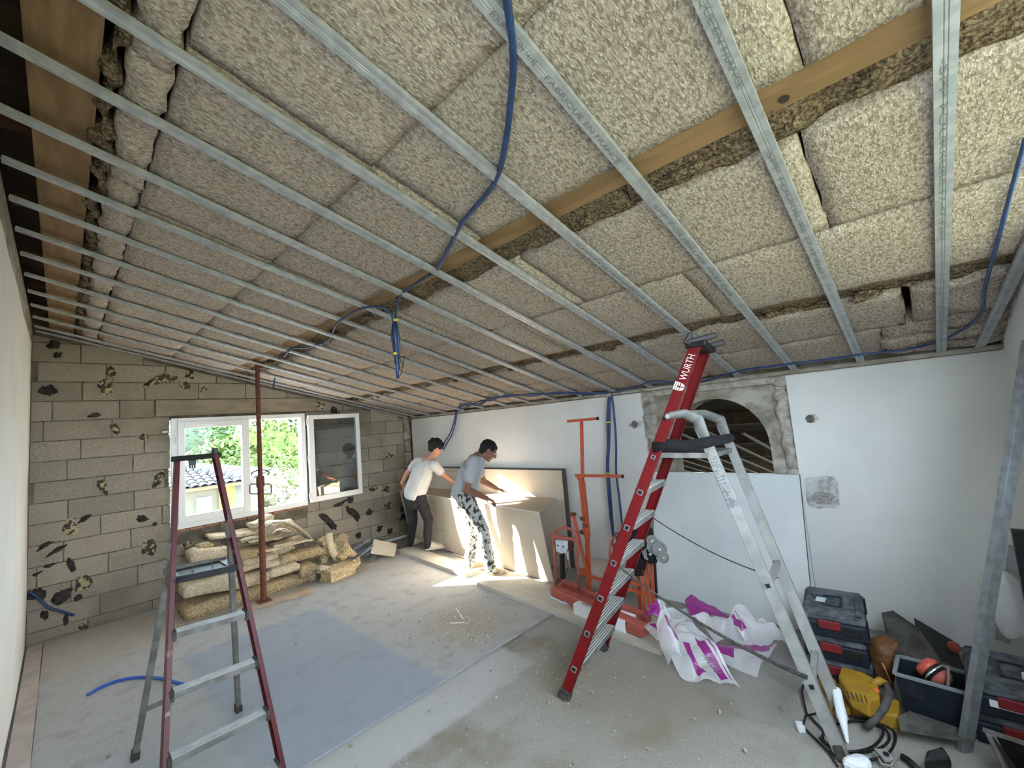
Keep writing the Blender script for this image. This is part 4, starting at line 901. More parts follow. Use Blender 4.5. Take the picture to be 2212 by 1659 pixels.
for k, q in enumerate((0, 5, -4)):
    xo = 3.92+.03*k
    pts = [(985, 884+q*.3), (1005, 876+q), (1035, 872-q), (1062, 862+q*.6), (1100, 855-q*.5), (1150, 853+q*.5), (1200, 850-q*.4), (1260, 850+q*.3), (1316, 849)]
    conduit('conduit', [Fc(x, min(y, 1004.5-.117*x-2), -.004-.004*k) if 990 < x < 1310 else Fx(x, y, 4.0) for x, y in pts], .009, ['uppermost of the blue conduits', 'middle one of the blue conduits', 'lowest of the blue conduits'][k]+' woven along the wall top above the workers')
conduit('conduit', [Fx(1316, 849, 4.0), Fc(1372, 836, -.002), Fc(1412, 824, -.002), Fc(1500, 826, -.002), Fc(1550, 815, -.002), Fc(1602, 800, -.002), Fc(1700, 787, -.002), Fc(1790, 776, -.002), Fc(1860, 766, -.002), Fc(1955, 755, .012), Fc(2020, 740, .012), Fc(2080, 712, .012), Fc(2120, 675, .012), Fc(2128, 620, .010), Fc(2150, 540, .010), Fc(2180, 430, .010), Fc(2216, 300, .010)], .008, 'long blue conduit along the wall top, turning up to the ceiling at the far right')
for k, (pts, lab) in enumerate((([(1316, 852), (1312, 900), (1313, 960), (1311, 1010), (1314, 1060), (1318, 1110), (1325, 1160)], 'left of the blue conduits hanging down the wall beside the orange lifter'), ([(1318, 852), (1317, 900), (1316, 960), (1314, 1010), (1318, 1060), (1322, 1110), (1326, 1165)], 'middle one of the blue conduits hanging down the wall beside the orange lifter'), ([(1321, 852), (1326, 890), (1331, 960), (1331, 1020), (1337, 1070), (1343, 1125), (1347, 1160)], 'right of the blue conduits hanging down the wall beside the orange lifter'))):
    conduit('conduit', [Fx(x, y, 4.0) for x, y in pts], .0115, lab)
tg = MB()
for (x, y) in ((1315, 912), (1313, 1022)): tg.lathe(Fx(x, y, 4.0), (0,0,1), [(.028, -.007), (.028, .007)], 12)
tag(tg.build('tape_band', M_tape), 'yellow tape bands around the hanging blue conduits', 'tape')
tag(MB().box(Fx(1318, 853, 4.01), (.05, .06, .04)).build('conduit_clip', M_conc, bevel=.005), 'grey clip holding the conduits at the wall top', 'clip')
for k, pts in enumerate(([(985, 888), (981, 910), (973, 935), (962, 952), (955, 962)], [(987, 888), (984, 912), (976, 940), (965, 958), (958, 972)])):
    conduit('conduit', [Fx(x, y, 4.0) for x, y in pts], .010, ['upper', 'lower'][k]+' of the two blue conduits drooping behind the head of the young man')
conduit('conduit', [Fz(190, 1501, .012), Fz(215, 1486, .012), Fz(250, 1472, .012), Fz(290, 1464, .012), Fz(343, 1465, .012), Fz(395, 1478, .012)], .012, 'short bright blue conduit offcut lying on the floor at the left', M_blue2)
conduit('conduit', [Fy(60, 1277, 6.24), Fy(80, 1290, 6.24), Fy(105, 1312, 6.24), Fy(130, 1320, 6.24), Fy(160, 1329, 6.25)], .012, 'dark blue conduit end sticking out of the block wall at the lower left')
# ================================================================ LIFTER AND WHAT STANDS AROUND IT
XM = 3.42; LFy = lambda x, y, X=XM: Fx(x, y, X)
gb = Fx(1272, 1275, XM).y
T = thing('board_lifter', (XM, 2.4, .04), 'orange plasterboard lifter folded up against the wall, with a mast, arms and a red base', 'lifter')
a, b_ = Fz(1196, 1266, .13), Fz(1392, 1350, .13); a.z = b_.z = .09
MB().bar(a, b_, .085, .085).build('base_beam', M_salmon, T, bevel=.006)
MB().bar(a+V((.19, .06, 0)), b_+V((.19, .06, 0)), .06, .06).build('base_beam', M_salmon, T, bevel=.004)
MB().bar(a+V((.02,.0,0)), a+V((.2,.06,0)), .05, .05).build('end_plate', M_salmon, T)
# winch frame: bent tube
wf = [Fx(x, y, 3.30) for x, y in ((1202, 1262), (1199, 1210), (1196, 1165), (1199, 1149), (1208, 1141), (1220, 1139), (1233, 1143), (1243, 1153), (1247, 1168), (1248, 1215), (1251, 1275))]
MB().tube(wf, .013, 10).build('winch_frame', M_salmon, T, smooth=True)
MB().bar(Fx(1190, 1158, 3.30), Fx(1250, 1166, 3.30), .022, .026).build('winch_frame_bar', M_salmon, T, bevel=.003)
MB().lathe(Fx(1203, 1158, 3.29), (0,0,1), [(.015, 0), (.015, .03)], 12).build('frame_knob', M_salmon, T)
q = [Fx(x, y, 3.285) for x, y in ((1200, 1167), (1226, 1168), (1227, 1183), (1223, 1193), (1214, 1196), (1201, 1190))]
wp = MB().prism(q, (.004, 0, 0)).build('winch_plate', M_zinc, T)
for (x, y) in ((1205, 1178), (1217, 1181)): MB().lathe(Fx(x, y, 3.283), (-1,0,0), [(.008, 0), (.008, .004)], 10).build('bolt', M_black, wp)
MB().lathe(Fx(1229, 1178, 3.36), (0,-1,0), [(.045, -.05), (.045, .03)], 14).build('winch_drum', M_rust, T); MB().bar(Fx(1226, 1192, 3.30), Fx(1227, 1208, 3.30), .012, .012).build('winch_handle', M_zinc, T)
MB().bar(Fx(1214, 1196, 3.32), Fx(1216, 1250, 3.32), .05, .03).build('mast_foot', M_black, T, bevel=.004)
MB().tube([Fx(1222, 1200, 3.31), Fx(1228, 1225, 3.31), Fx(1218, 1250, 3.31)], .003, 6).build('winch_cable', M_black, T)
MB().lathe(Fx(1208, 1254, 3.27), (-1,0,0), [(.022, 0), (.022, .03)], 12).build('foot_pulley', M_rust, T)
# mast
m0 = Fx(1273, 1272, XM); MX = Fx(1270, 1145, XM)
MB().bar(m0, Fx(1267, 1118, XM), .036, .036).build('mast_lower', M_orange, T, bevel=.003)
MB().bar(Fx(1269, 1160, XM-.02), Fx(1257, 1040, XM-.02), .052, .045).build('mast_housing', M_orange, T, bevel=.003)
MB().bar(Fx(1262, 1150, XM-.04), Fx(1256, 1035, XM-.04), .02, .02).build('mast_rail', M_orange, T)
MB().bar(Fx(1259, 1060, XM), Fx(1256, 907, XM), .026, .026).build('mast_upper', M_orange, T, bevel=.002)
for (px, py) in ((1258, 1150), (1264, 1135), (1259, 1120)): MB().box(Fx(px, py, XM-.045), (.03, .045, .035), jit=.004).build('mast_bracket', M_rust, T)
MB().bar(Fx(1226, 910, XM), Fx(1292, 904, XM), .024, .026).build('top_crossbar', M_orange, T, bevel=.002); MB().box(Fx(1291, 904, XM), (.028,.012,.030)).build('end_cap', M_black, T)
MB().bar(Fx(1243, 1027, XM-.02), Fx(1346, 1029, XM-.02), .022, .026).build('middle_crossbar', M_orange, T, bevel=.002); MB().box(Fx(1345, 1029, XM-.02), (.026,.012,.030)).build('end_cap', M_black, T)
q = [Fx(x, y, XM-.03) for x, y in ((1241, 1025), (1258, 1030), (1258, 1052), (1250, 1040))]
MB().prism(q, (.02,0,0)).build('gusset', M_orange, T)
MB().bar(Fx(1238, 1112, XM-.06), Fx(1266, 1228, XM-.03), .026, .026).build('folding_arm', M_orange, T, bevel=.002); MB().box(Fx(1237, 1111, XM-.06), (.05, .05, .025)).build('arm_hook', M_rust, T)
q = [Fx(x, y, XM-.02) for x, y in ((1254, 1228), (1270, 1226), (1272, 1246), (1254, 1242))]
MB().prism(q, (.012,0,0)).build('gusset', M_orange, T)
MB().bar(Fx(1273, 1244, XM), Fx(1330, 1262, XM+.02), .024, .024).build('lower_crossbar', M_orange, T)
# second folded frame beside it
XS = 3.30; T = thing('folded_lifter', (XS, 1.62, .04), 'second orange lifter frame with grey castor wheels, folded behind the red ladder', 'lifter')
for (x0, y0, x1, y1, dx) in ((1386, 1208, 1393, 1345, 0), (1396, 1208, 1404, 1340, .06), (1407, 1195, 1413, 1320, .10), (1378, 1230, 1384, 1330, .12)):
    MB().bar(Fx(x0, y0, XS+dx), Fx(x1, y1, XS+dx), .022, .022).build('frame_tube', M_orange, T, bevel=.002)
MB().tube([Fx(x, y, XS) for x, y in ((1321, 1240), (1316, 1200), (1320, 1168), (1330, 1160), (1340, 1164))], .010, 8).build('bent_tube', M_salmon, T)
MB().tube([Fx(x, y, XS+.06) for x, y in ((1326, 1250), (1328, 1190), (1322, 1172), (1332, 1150))], .010, 8).build('bent_tube', M_salmon, T)
for (x0, y0, x1, y1) in ((1352, 1255, 1396, 1266), (1330, 1262, 1398, 1285), (1356, 1230, 1392, 1238)): MB().bar(Fx(x0, y0, XS+.05), Fx(x1, y1, XS+.05), .022, .022).build('cross_tube', M_orange, T)
MB().bar(Fx(1413, 1200, XS+.14), Fx(1418, 1290, XS+.14), .02, .02).build('black_post', M_black, T)
for (x, y, r) in ((1414, 1180, .062), (1424, 1186, .058), (1404, 1196, .055), (1432, 1204, .045), (1408, 1168, .045)):
    c = Fx(x, y, XS-.02); ax = V((-.75, -.55, .1)).normalized()
    wl = MB().lathe(c, ax, [(r*.3, -.016), (r*.78, -.014), (r, -.011), (r, .011), (r*.78, .014), (r*.72, .008), (r*.3, .010), (r*.25, .018)], 22).build('castor_wheel', M_gcap, T, smooth=False)
    MB().lathe(c+ax*.016, ax, [(r*.22, 0), (r*.2, .006)], 12).build('hub', M_silver, wl)
jk = MB(); p = [Fx(x, y, XS-.03) for x, y in ((1372, 1130), (1366, 1165), (1356, 1205), (1366, 1225))]
jk.tube([Fx(1380, 1120, XS), Fx(1370, 1150, XS), Fx(1360, 1190, XS), Fx(1376, 1215, XS), Fx(1382, 1245, XS)], [.07, .11, .12, .09, .05], 12, el=[.5]*5, side=(0,1,0))
jk.tube([Fx(1378, 1135, XS), Fx(1345, 1165, XS), Fx(1336, 1190, XS)], [.07, .07, .04], 10, el=[.5]*3, side=(0,1,0)); jk.tube([Fx(1385, 1135, XS), Fx(1398, 1148, XS), Fx(1410, 1215, XS-.02)], [.05, .06, .04], 10, el=[.6]*3, side=(0,1,0))
tag(smooth_join(jk, 'jacket', M_black2, None, vox=.014, it=4, disp=.05, dsc=.09), 'black jacket hung on the orange lifter frame behind the red ladder', 'jacket')
sk = MB(); sk.ball(Fx(1310, 1222, 3.62)*V((1,1,0))+V((0,0,.15)) if False else V((3.62, Fx(1310, 1222, 3.62).y, .15)), (.10, .24, .165), n=12, nz=.35, nf=7)
tag(sk.build('sack', mat('dusty_sack', (.50,.43,.38), (.42,.35,.30), scale=8, rough=.95, bump=.6, bscale=25), smooth=True), 'pale dusty sack slumped behind the orange lifter', 'sack')
# white carton
T = thing('carton', (3.0, 2.0, .04), 'long white carton with an open end lying in front of the lifter', 'box')
a, b_ = Fz(1240, 1326, .04), Fz(1352, 1368, .04); d = (b_-a).normalized(); s = V((-d.y, d.x, 0)); s = s if s.x > 0 else -s; W_, H_ = .15, .085
P = [a, b_, a+s*W_, b_+s*W_]; P = [p for p in P]; U = V((0,0,H_))
mb = MB(); mb.add(P+[p+U for p in P], [(0,1,3,2),(4,5,7,6),(0,1,5,4),(2,3,7,6),(0,2,6,4)]); o = mb.build('carton_body', M_white, T, fixn=False); o.modifiers.new('card', 'SOLIDIFY').thickness = .003
MB().add([b_, b_+s*W_, b_+s*W_+d*.10+V((0,0,-.01)), b_+d*.10+V((0,0,-.01))], [(0,1,2,3)]).build('carton_flap', mat('grey_card_inside', (.36,.34,.33), rough=.9), T, fixn=False)
MB().box(b_+s*(W_*.5)-d*.01+U*.5, (.004, .004, .004)).build('carton_dust', M_white, T)
MB().add([a+U+s*.03+d*.06+V((0,0,.002)), a+U+s*.03+d*.17+V((0,0,.002)), a+U+s*.10+d*.17+V((0,0,.002)), a+U+s*.10+d*.06+V((0,0,.002))], [(0,1,2,3)]).build('picture_label', mat('grey_picture', (.42,.42,.42), (.25,.25,.25), scale=30), T)
# clear strip under the lifter
tag(MB().tube([Fz(x, y, .048) for x, y in ((1183, 1277), (1190, 1290), (1215, 1302), (1248, 1308))], .012, 6, el=[.3]*4).build('film_strip', mat('blue_tinted_film', (.45,.50,.62), rough=.3)), 'blue-tinted plastic strip lying under the lifter base', 'plastic film')
# ---------------------------------------------------------------- crumpled insulation wrap
def film(name, corners, nu, nv, zfun, mt, parent, seed=0, amp=.03, fr=5, th=0):
    A, B, C_, D = [V(p) for p in corners]; P = []
    for j in range(nv+1):
        for i in range(nu+1):
            u, v = i/nu, j/nv; p = A*(1-u)*(1-v)+B*u*(1-v)+C_*u*v+D*(1-u)*v
            q = V((p.x, p.y, seed)); z = p.z + zfun(u, v) + amp*abs(noise.noise(q*fr))*1.6 + amp*.45*abs(noise.noise(q*fr*2.7))
            P.append(V((p.x+amp*.8*noise.noise(q*fr+V((7,0,0))), p.y+amp*.8*noise.noise(q*fr+V((0,7,0))), max(.004, z))))
    F = [(j*(nu+1)+i, j*(nu+1)+i+1, (j+1)*(nu+1)+i+1, (j+1)*(nu+1)+i) for j in range(nv) for i in range(nu)]
    return MB().add(P, F), P
def filmobj(name, corners, nu, nv, zfun, parent, seed, amp=.03, fr=5, stripes=()):
    mb, P = film(name, corners, nu, nv, zfun, M_film, parent, seed, amp, fr)
    mb.mi = []
    for j in range(nv):
        for i in range(nu):
            u, v = (i+.5)/nu, (j+.5)/nv; mb.mi.append(1 if any(a0 < u < a1 and b0_ < v < b1_ for a0, a1, b0_, b1_ in stripes) else 0)
    return mb.build(name, [M_film, M_purple], parent, smooth=True, fixn=False), P
T = thing('plastic_wrap', (3.0, 1.25, 0), 'crumpled white and purple plastic wrap from insulation packs on the floor', 'plastic wrap')
c = [Fz(1384, 1362, .08), Fz(1432, 1330, .10), Fz(1500, 1475, .0), Fz(1462, 1462, .0)]
f1, P1 = filmobj('wrap_sheet', [Fz(1380, 1360, .06), Fz(1470, 1338, .16), Fz(1600, 1488, .0), Fz(1475, 1470, .0)], 40, 40, lambda u, v: .10*math.sin(math.pi*min(1, v*1.1))*(1-.5*abs(u-.5)), T, 1, .042, 7, ((.20, .36, .0, .55), (.40, .56, .62, .92), (.72, .86, .55, .95), (.90, .93, .55, .95)))
f2, _ = filmobj('wrap_sheet', [Fz(1470, 1340, .14), Fz(1600, 1350, .14), Fz(1690, 1400, .06), Fz(1545, 1400, .02)], 40, 30, lambda u, v: .09*math.sin(math.pi*v)**.7, T, 2, .055, 8, ())
f3, _ = filmobj('wrap_sheet', [Fz(1495, 1395, .05), Fz(1685, 1395, .03), Fz(1640, 1470, .0), Fz(1545, 1425, .0)], 40, 30, lambda u, v: .04*math.sin(math.pi*v), T, 3, .03, 6, ((.05, .95, .08, .45), (.2, .5, .3, .75)))
f4, _ = filmobj('wrap_sheet', [Fz(1575, 1345, .17), Fz(1605, 1322, .22), Fz(1690, 1375, .10), Fz(1610, 1395, .06)], 36, 36, lambda u, v: .06*math.sin(math.pi*u), T, 4, .05, 8, ((.05, .22, .05, .8), (.30, .33, .05, .9), (.38, .40, .05, .9)))
f5, _ = filmobj('wrap_sheet', [Fx(1480, 1298, 3.45), Fx(1500, 1290, 3.5), Fx(1585, 1338, 3.45), Fx(1496, 1342, 3.3)], 30, 30, lambda u, v: .02*math.sin(math.pi*u), T, 5, .02, 9, ((.0, 1.0, .0, 1.0),))
f6, _ = filmobj('wrap_sheet', [Fx(1400, 1322, 3.1), Fx(1440, 1300, 3.15), Fx(1450, 1340, 3.1), Fx(1392, 1345, 3.0)], 24, 24, lambda u, v: .03*math.sin(math.pi*u), T, 6, .04, 10, ((.0, .6, .0, 1.0),))
f7, _ = filmobj('wrap_sheet', [Fz(1418, 1352, .24), Fz(1440, 1334, .26), Fz(1475, 1420, .16), Fz(1440, 1440, .05)], 24, 34, lambda u, v: .06*math.sin(math.pi*u), T, 7, .035, 7, ((.75, 1.0, .1, .7),))
f8, _ = filmobj('wrap_sheet', [Fz(1432, 1322, .14), Fz(1520, 1315, .08), Fz(1530, 1345, .02), Fz(1440, 1345, .06)], 30, 20, lambda u, v: .05*math.sin(math.pi*v), T, 8, .04, 8, ())
def wtext(s, pa, pb, size, zz, f):
    a, b_ = Fz(*pa, zz), Fz(*pb, zz); x_ = (b_-a); w_ = x_.length; y_ = V((-x_.y, x_.x, 0)); text_mesh('printed_lettering', s, size, a, x_, y_, M_ink, f, width=w_, off=.004)
wtext('ISOLOU', (1513, 1412), (1545, 1456), .070, .105, f1); wtext('ISOLOU', (1422, 1350), (1450, 1388), .070, .19, f1)
# ================================================================ TOOLS ON THE RIGHT
def case(loc, sx, sy, sz, yaw, label, latch=1, lid=M_dust_shade, white=False, grp='stacked navy tool cases'):
    loc = V(loc); t = thing('tool_case', loc, label, 'tool case', grp); R = Matrix.Rotation(yaw, 3, 'Z'); q = lambda x, y, z: loc+R @ V((x, y, z))
    B = MB().box(q(0,0,sz*.36), (sx, sy, sz*.70), R).build('case_body', M_navy, t, bevel=.012)
    L_ = MB().box(q(0,0,sz*.84), (sx*.985, sy*.985, sz*.26), R).build('case_lid', M_navy if lid is M_navy else lid, t, bevel=.012)
    mb = MB(); mb.box(q(-sx*.5+.02, 0, sz*.97), (.035, sy*.9, .014), R); mb.box(q(sx*.5-.02, 0, sz*.97), (.035, sy*.9, .014), R); mb.box(q(0, sy*.5-.03, sz*.97), (sx*.9, .03, .014), R); mb.box(q(0, -sy*.5+.03, sz*.97), (sx*.9, .03, .014), R); mb.build('lid_rib', lid, L_, bevel=.003)
    mb = MB(); mb.box(q(.02, .045, sz*.985), (.16, .012, .012), R); mb.box(q(.02, -.045, sz*.985), (.16, .012, .012), R); mb.box(q(.10, 0, sz*.985), (.012, .10, .012), R); mb.box(q(-.06, 0, sz*.985), (.012, .10, .012), R); mb.build('lid_recess', M_navy, L_, bevel=.002)
    if latch:
        LT = MB().box(q(-sx*.5-.006, sy*.06, sz*.60), (.014, sy*.34, sz*.36), R).build('latch', M_latch, t, bevel=.005)
        for s_ in (-1, 1): MB().box(q(s_*sx*.40, -sy*.5-.003, sz*.55), (.03, .01, sz*.7), R).build('side_clip', M_black, t, bevel=.003)
    MB().box(q(-sx*.5-.002, -sy*.28, sz*.42), (.006, sy*.24, sz*.35), R).build('grip_panel', M_black, t, bevel=.002)
    if white: MB().box(q(-sx*.5-.004, sy*.10, sz*.5), (.004, sy*.42, sz*.22), R).build('label_strip', M_white, t)
    return t
yw = .10; cc_ = V((3.37, .535, 0))
case(cc_+V((.02,0,0)), .42, .31, .135, yw, 'bottom navy tool case with red latches of the stack right of the film wrap', grp=None)
case(cc_+V((.005,.005,.135)), .42, .31, .135, yw-.02, 'middle navy tool case with red latches of the stack right of the film wrap', grp=None)
tc = case(cc_+V((0,0,.270)), .43, .315, .135, yw, 'dusty grey-lidded topmost tool case of the stack right of the film wrap', grp=None)
MB().box(cc_+V((.0,.06,.409)), (.07,.05,.004)).build('lid_sticker', M_zinc, tc)
# alligator saw
T = thing('electric_saw', (2.95, .38, 0), 'yellow electric saw with a black handle and long guard lying on the floor', 'power saw')
S0 = Fz(1838, 1535, .06)
def yb(name, pts, z0, dz, mt, bev=.01):
    P = [Fz(x, y, z0) for x, y in pts]; return MB().prism(P, (0, 0, dz)).build(name, mt, T, bevel=bev)
yb('motor_body', ((1815, 1492), (1822, 1468), (1870, 1482), (1900, 1500), (1905, 1540), (1880, 1552), (1838, 1528)), .08, .075, M_yellow)
yb('gear_housing', ((1838, 1530), (1905, 1528), (1948, 1545), (1946, 1580), (1900, 1572), (1842, 1550)), .0, .075, M_yellow)
yb('rear_housing', ((1768, 1478), (1806, 1484), (1815, 1500), (1775, 1494)), .05, .05, M_yellow); yb('rear_housing', ((1790, 1530), (1830, 1528), (1842, 1552), (1795, 1550)), .0, .05, M_yellow)
MB().tube([Fz(1884, 1478, .155), Fz(1902, 1470, .165), Fz(1914, 1476, .155)], [.016,.019,.016], 10).build('handle_root', M_yellow, T, smooth=True)
MB().tube([Fz(1912, 1474, .155), Fz(1922, 1496, .14), Fz(1912, 1525, .115), Fz(1892, 1552, .07), Fz(1870, 1572, .03)], [.017, .019, .018, .017, .015], 12).build('handle', mat('worn_black_rubber', (.09,.085,.08), (.045,.045,.045), scale=18, rough=.8), T, smooth=True)
MB().ball(Fz(1893, 1492, .15), (.014,.014,.012), n=8).build('trigger', mat('orange_trigger', (.75,.12,.04), rough=.5), T)
mb = MB()
for i in range(4):
    for j in range(5): mb.box(Fz(1830+j*9.5+i*1.5, 1495+j*2.1+i*4.4, .157), (.010, .004, .004))
mb.build('vent_slots', M_black, T)
q = [Fz(1940, 1552, .07), Fz(1965, 1540, .07), Fz(2110, 1590, .06), Fz(2105, 1606, .06), Fz(1945, 1580, .05)]
MB().prism(q, (0,0,.010)).build('saw_blade', mat('dull_blade_steel', (.10,.10,.09), (.16,.15,.13), scale=20, rough=.5, metal=.4), T)
# trough of black plastic with ear muffs
z = .22; cA, cB, cC = Fz(1932, 1455, z), Fz(2092, 1499, z), Fz(1925, 1413, z); dl = (cB-cA).normalized(); dw = (cC-cA); dw -= dl*dw.dot(dl); wd = dw.length; dw.normalize(); LN = (cB-cA).length
T = thing('plastic_crate', cA-V((0,0,z)), 'open black plastic crate holding the red ear defenders', 'crate'); ORG[T.name] = V(T.location)
def tray(name, A, dl, dw, LN, wd, H, mt, T, tp=.02):
    O = V((0,0,-H)); ou = [A, A+dl*LN, A+dl*LN+dw*wd, A+dw*wd]; lo = [A+(dl+dw)*tp+O, A+dl*(LN-tp)+dw*tp+O, A+dl*(LN-tp)+dw*(wd-tp)+O, A+dl*tp+dw*(wd-tp)+O]
    t = .006; i_ = [A+(dl+dw)*t, A+dl*(LN-t)+dw*t, A+dl*(LN-t)+dw*(wd-t), A+dl*t+dw*(wd-t)]; il = [p+V((0,0,.006))+((A+dl*LN/2+dw*wd/2)-p+V((0,0,-H)))*0 for p in lo]
    il = [lo[0]+(dl+dw)*t+V((0,0,t)), lo[1]+(-dl+dw)*t+V((0,0,t)), lo[2]-(dl+dw)*t+V((0,0,t)), lo[3]+(dl-dw)*t+V((0,0,t))]
    P = ou+lo+i_+il; F = [(7,6,5,4), (12,13,14,15)]
    for k in range(4): n_ = (k+1) % 4; F += [(k, n_, 4+n_, 4+k), (8+k, 12+k, 12+n_, 8+n_), (k, 8+k, 8+n_, n_)]
    return MB().add(P, F).build(name, mt, T)
tray('crate_shell', cA, dl, dw, LN, wd, z-.005, M_navy, T)
mb = MB()
for p, q in ((cA, cA+dl*LN), (cA+dl*LN, cA+dl*LN+dw*wd), (cA+dl*LN+dw*wd, cA+dw*wd), (cA+dw*wd, cA)): mb.bar(p, q, .018, .014)
mb.build('crate_rim', mat('grey_rim', (.20,.22,.23), rough=.6), T, bevel=.002)
MB().tube([cA+dl*(LN*.72)+dw*.02+V((0,0,-.03)), cA+dl*(LN*.76)+dw*.03+V((0,0,.03)), cA+dl*(LN*.77)+dw*(wd*.5)+V((0,0,.06)), cA+dl*(LN*.74)+dw*(wd*.9)+V((0,0,.01))], .006, 8).build('crate_handle', M_gcap, T)
c = cA+dl*(LN*.55)+dw*(wd*.55)+V((0,0,.0)); T = thing('ear_defenders', c-V((0,0,.1)), 'red and black ear defenders lying in the open crate', 'ear defenders')
ax = V((.3,.5,.35)).normalized()
for q in (-1, 1):
    cu = MB().lathe(c+ax*(q*.022), ax*q, [(.046, -.012), (.056, .0), (.055, .018), (.040, .034), (.015, .040)], 22).build('ear_cup', M_salmon if q < 0 else mat('red_cup', (.55,.09,.06), rough=.4), T, smooth=True)
    MB().lathe(c+ax*(q*.006), ax*q, [(.050, 0), (.054, .008), (.050, .014)], 20).build('cushion', M_black, cu)
MB().lathe(c, ax, [(.057, -.004), (.058, 0), (.057, .004)], 22).build('headband', M_silver, T)
for i, (u, v, r) in enumerate(((.22, .4, .05), (.32, .6, .045), (.85, .5, .05))):
    tag(MB().ball(cA+dl*(LN*u)+dw*(wd*v)+V((0,0,-.10)), (r*1.5, r, r*.9), n=8, nz=.5, nf=14).build('glove', M_black2, smooth=True), ['crumpled black glove nearest the left end of the open crate', 'crumpled black glove in the middle of the open crate', 'crumpled black glove at the right end of the open crate'][i], 'glove')
# leather pouch
T = thing('leather_pouch', Fz(1900, 1480, 0), 'brown leather tool pouch slumped between the case stack and the black crate', 'pouch')
mb = MB(); mb.tube([Fz(1905, 1480, .0), Fz(1898, 1440, .10), Fz(1905, 1400, .22), Fz(1930, 1380, .27)], [.07, .085, .075, .05], 14, el=[.55,.6,.6,.5], side=FW); mb.tube([Fz(1898, 1430, .10), Fz(1888, 1432, .13), Fz(1885, 1455, .06)], [.03,.045,.03], 10)
smooth_join(mb, 'pouch_body', M_leather, T, vox=.010, it=3, disp=.03, dsc=.08)
MB().tube([Fz(1902, 1425, .17), Fz(1912, 1445, .14), Fz(1926, 1478, .06)], .005, 6).build('strap', mat('tan_strap', (.45,.25,.10), rough=.7), T)
# black cases leaning behind
def slab(name, pts, vec, mt, lab, cat, bev=.01):
    o = MB().prism([V(p) for p in pts], vec).build(name, mt, bevel=bev); return tag(o, lab, cat)
slab('black_bag', [Fx(1912, 1338, 3.72), Fx(1938, 1333, 3.78), Fx(1995, 1372, 3.75), Fx(2035, 1430, 3.6), Fx(2015, 1455, 3.5), Fx(1925, 1392, 3.6)], (.05, .02, .02), mat('dusty_black_case', (.05,.048,.042), (.10,.095,.08), scale=12, rough=.7), 'long dusty black tool bag leaning on the wall behind the leather pouch', 'bag', .016)
slab('dark_panel', [Fx(1974, 1336, 3.92), Fx(2062, 1388, 3.88), Fx(2085, 1450, 3.72), Fx(1985, 1400, 3.80)], (.02, 0, 0), mat('dark_rubber_panel', (.035,.036,.036), rough=.9), 'flat dark panel propped against the wall right of the black bag', 'panel', .003)
tag(MB().ball(Fx(2062, 1398, 3.80), (.03,.03,.03), n=8, nz=.6).build('hose_fitting', M_salmon), 'small reddish fitting on the wall side behind the dark panel', 'fitting')
# right-hand cases
c0 = Fz(2190, 1510, .20); c0 = V((3.22, -.185, 0))
case(c0+V((.02,0,.0)), .42, .34, .145, .02, 'lower dark tool case with a red latch beside the near right stud', grp=None)
case(c0+V((0,0,.145)), .42, .34, .135, .0, 'upper grey-lidded tool case with a white label strip beside the near right stud', white=True, grp=None)
T = thing('paper_pack', c0+V((-.10,-.08,.28)), 'white and purple paper package lying on the right-hand tool case', 'package')
MB().box(c0+V((-.10,-.10,.30)), (.14,.12,.035), Matrix.Rotation(.3, 3, 'Z')).build('package_body', M_white, T, bevel=.004); MB().box(c0+V((-.172,-.085,.296)), (.012,.12,.03), Matrix.Rotation(.3, 3, 'Z')).build('purple_band', M_purple, T)
# open case in the very corner of the picture
A = Fz(2138, 1585, .16); T = thing('open_case', A-V((0,0,.16)), 'open black case at the bottom right corner with pieces inside', 'case')
tray('case_shell', A, V((.25,-.97,0)).normalized(), V((.97,.25,0)).normalized()*-1, .36, .26, .155, M_black, T)
MB().bar(A, A+V((-.25,-.06,-.10)), .03, .012).build('hinge_arm', M_aluD, T); MB().bar(A+V((.0,.02,.01)), A+V((-.03,-.24,.01)), .014, .014).build('rim', M_aluD, T)
for i in range(3): MB().box(A+V((-.12-.05*i, -.10-.05*i, -.10)), (.05,.03,.03), Matrix.Rotation(i, 3, 'Z')).build('case_piece', M_gcap, T, bevel=.004)
# plastic bag and sheet at the right wall
tag(MB().ball(Fx(2178, 1310, 3.72), (.05, .07, .19), n=12, nz=.35, nf=9).build('plastic_bag', M_film, smooth=True), 'tall pale plastic bag standing at the right edge on the tool case side', 'plastic bag')
tag(MB().bar(Fx(2165, 1385, 3.98), Fx(2195, 1180, 3.98), .02, .06).build('metal_strip', M_galv), 'narrow metal strip standing by the pale plastic bag', 'metal strip')
T = thing('pliers', Fx(2205, 1215, 3.6), 'dark blades poking in at the right edge above the plastic bag', 'tool')
for y in (1201, 1215): MB().prism([Fx(2186, y-4, 3.5), Fx(2212, y+4, 3.48), Fx(2225, y+10, 3.46), Fx(2205, y+4, 3.5)], (.004,0,0)).build('blade', M_black, T)
MB().box(Fx(2222, 1250, 3.50), (.05,.06,.5)).build('holder', M_black, T)
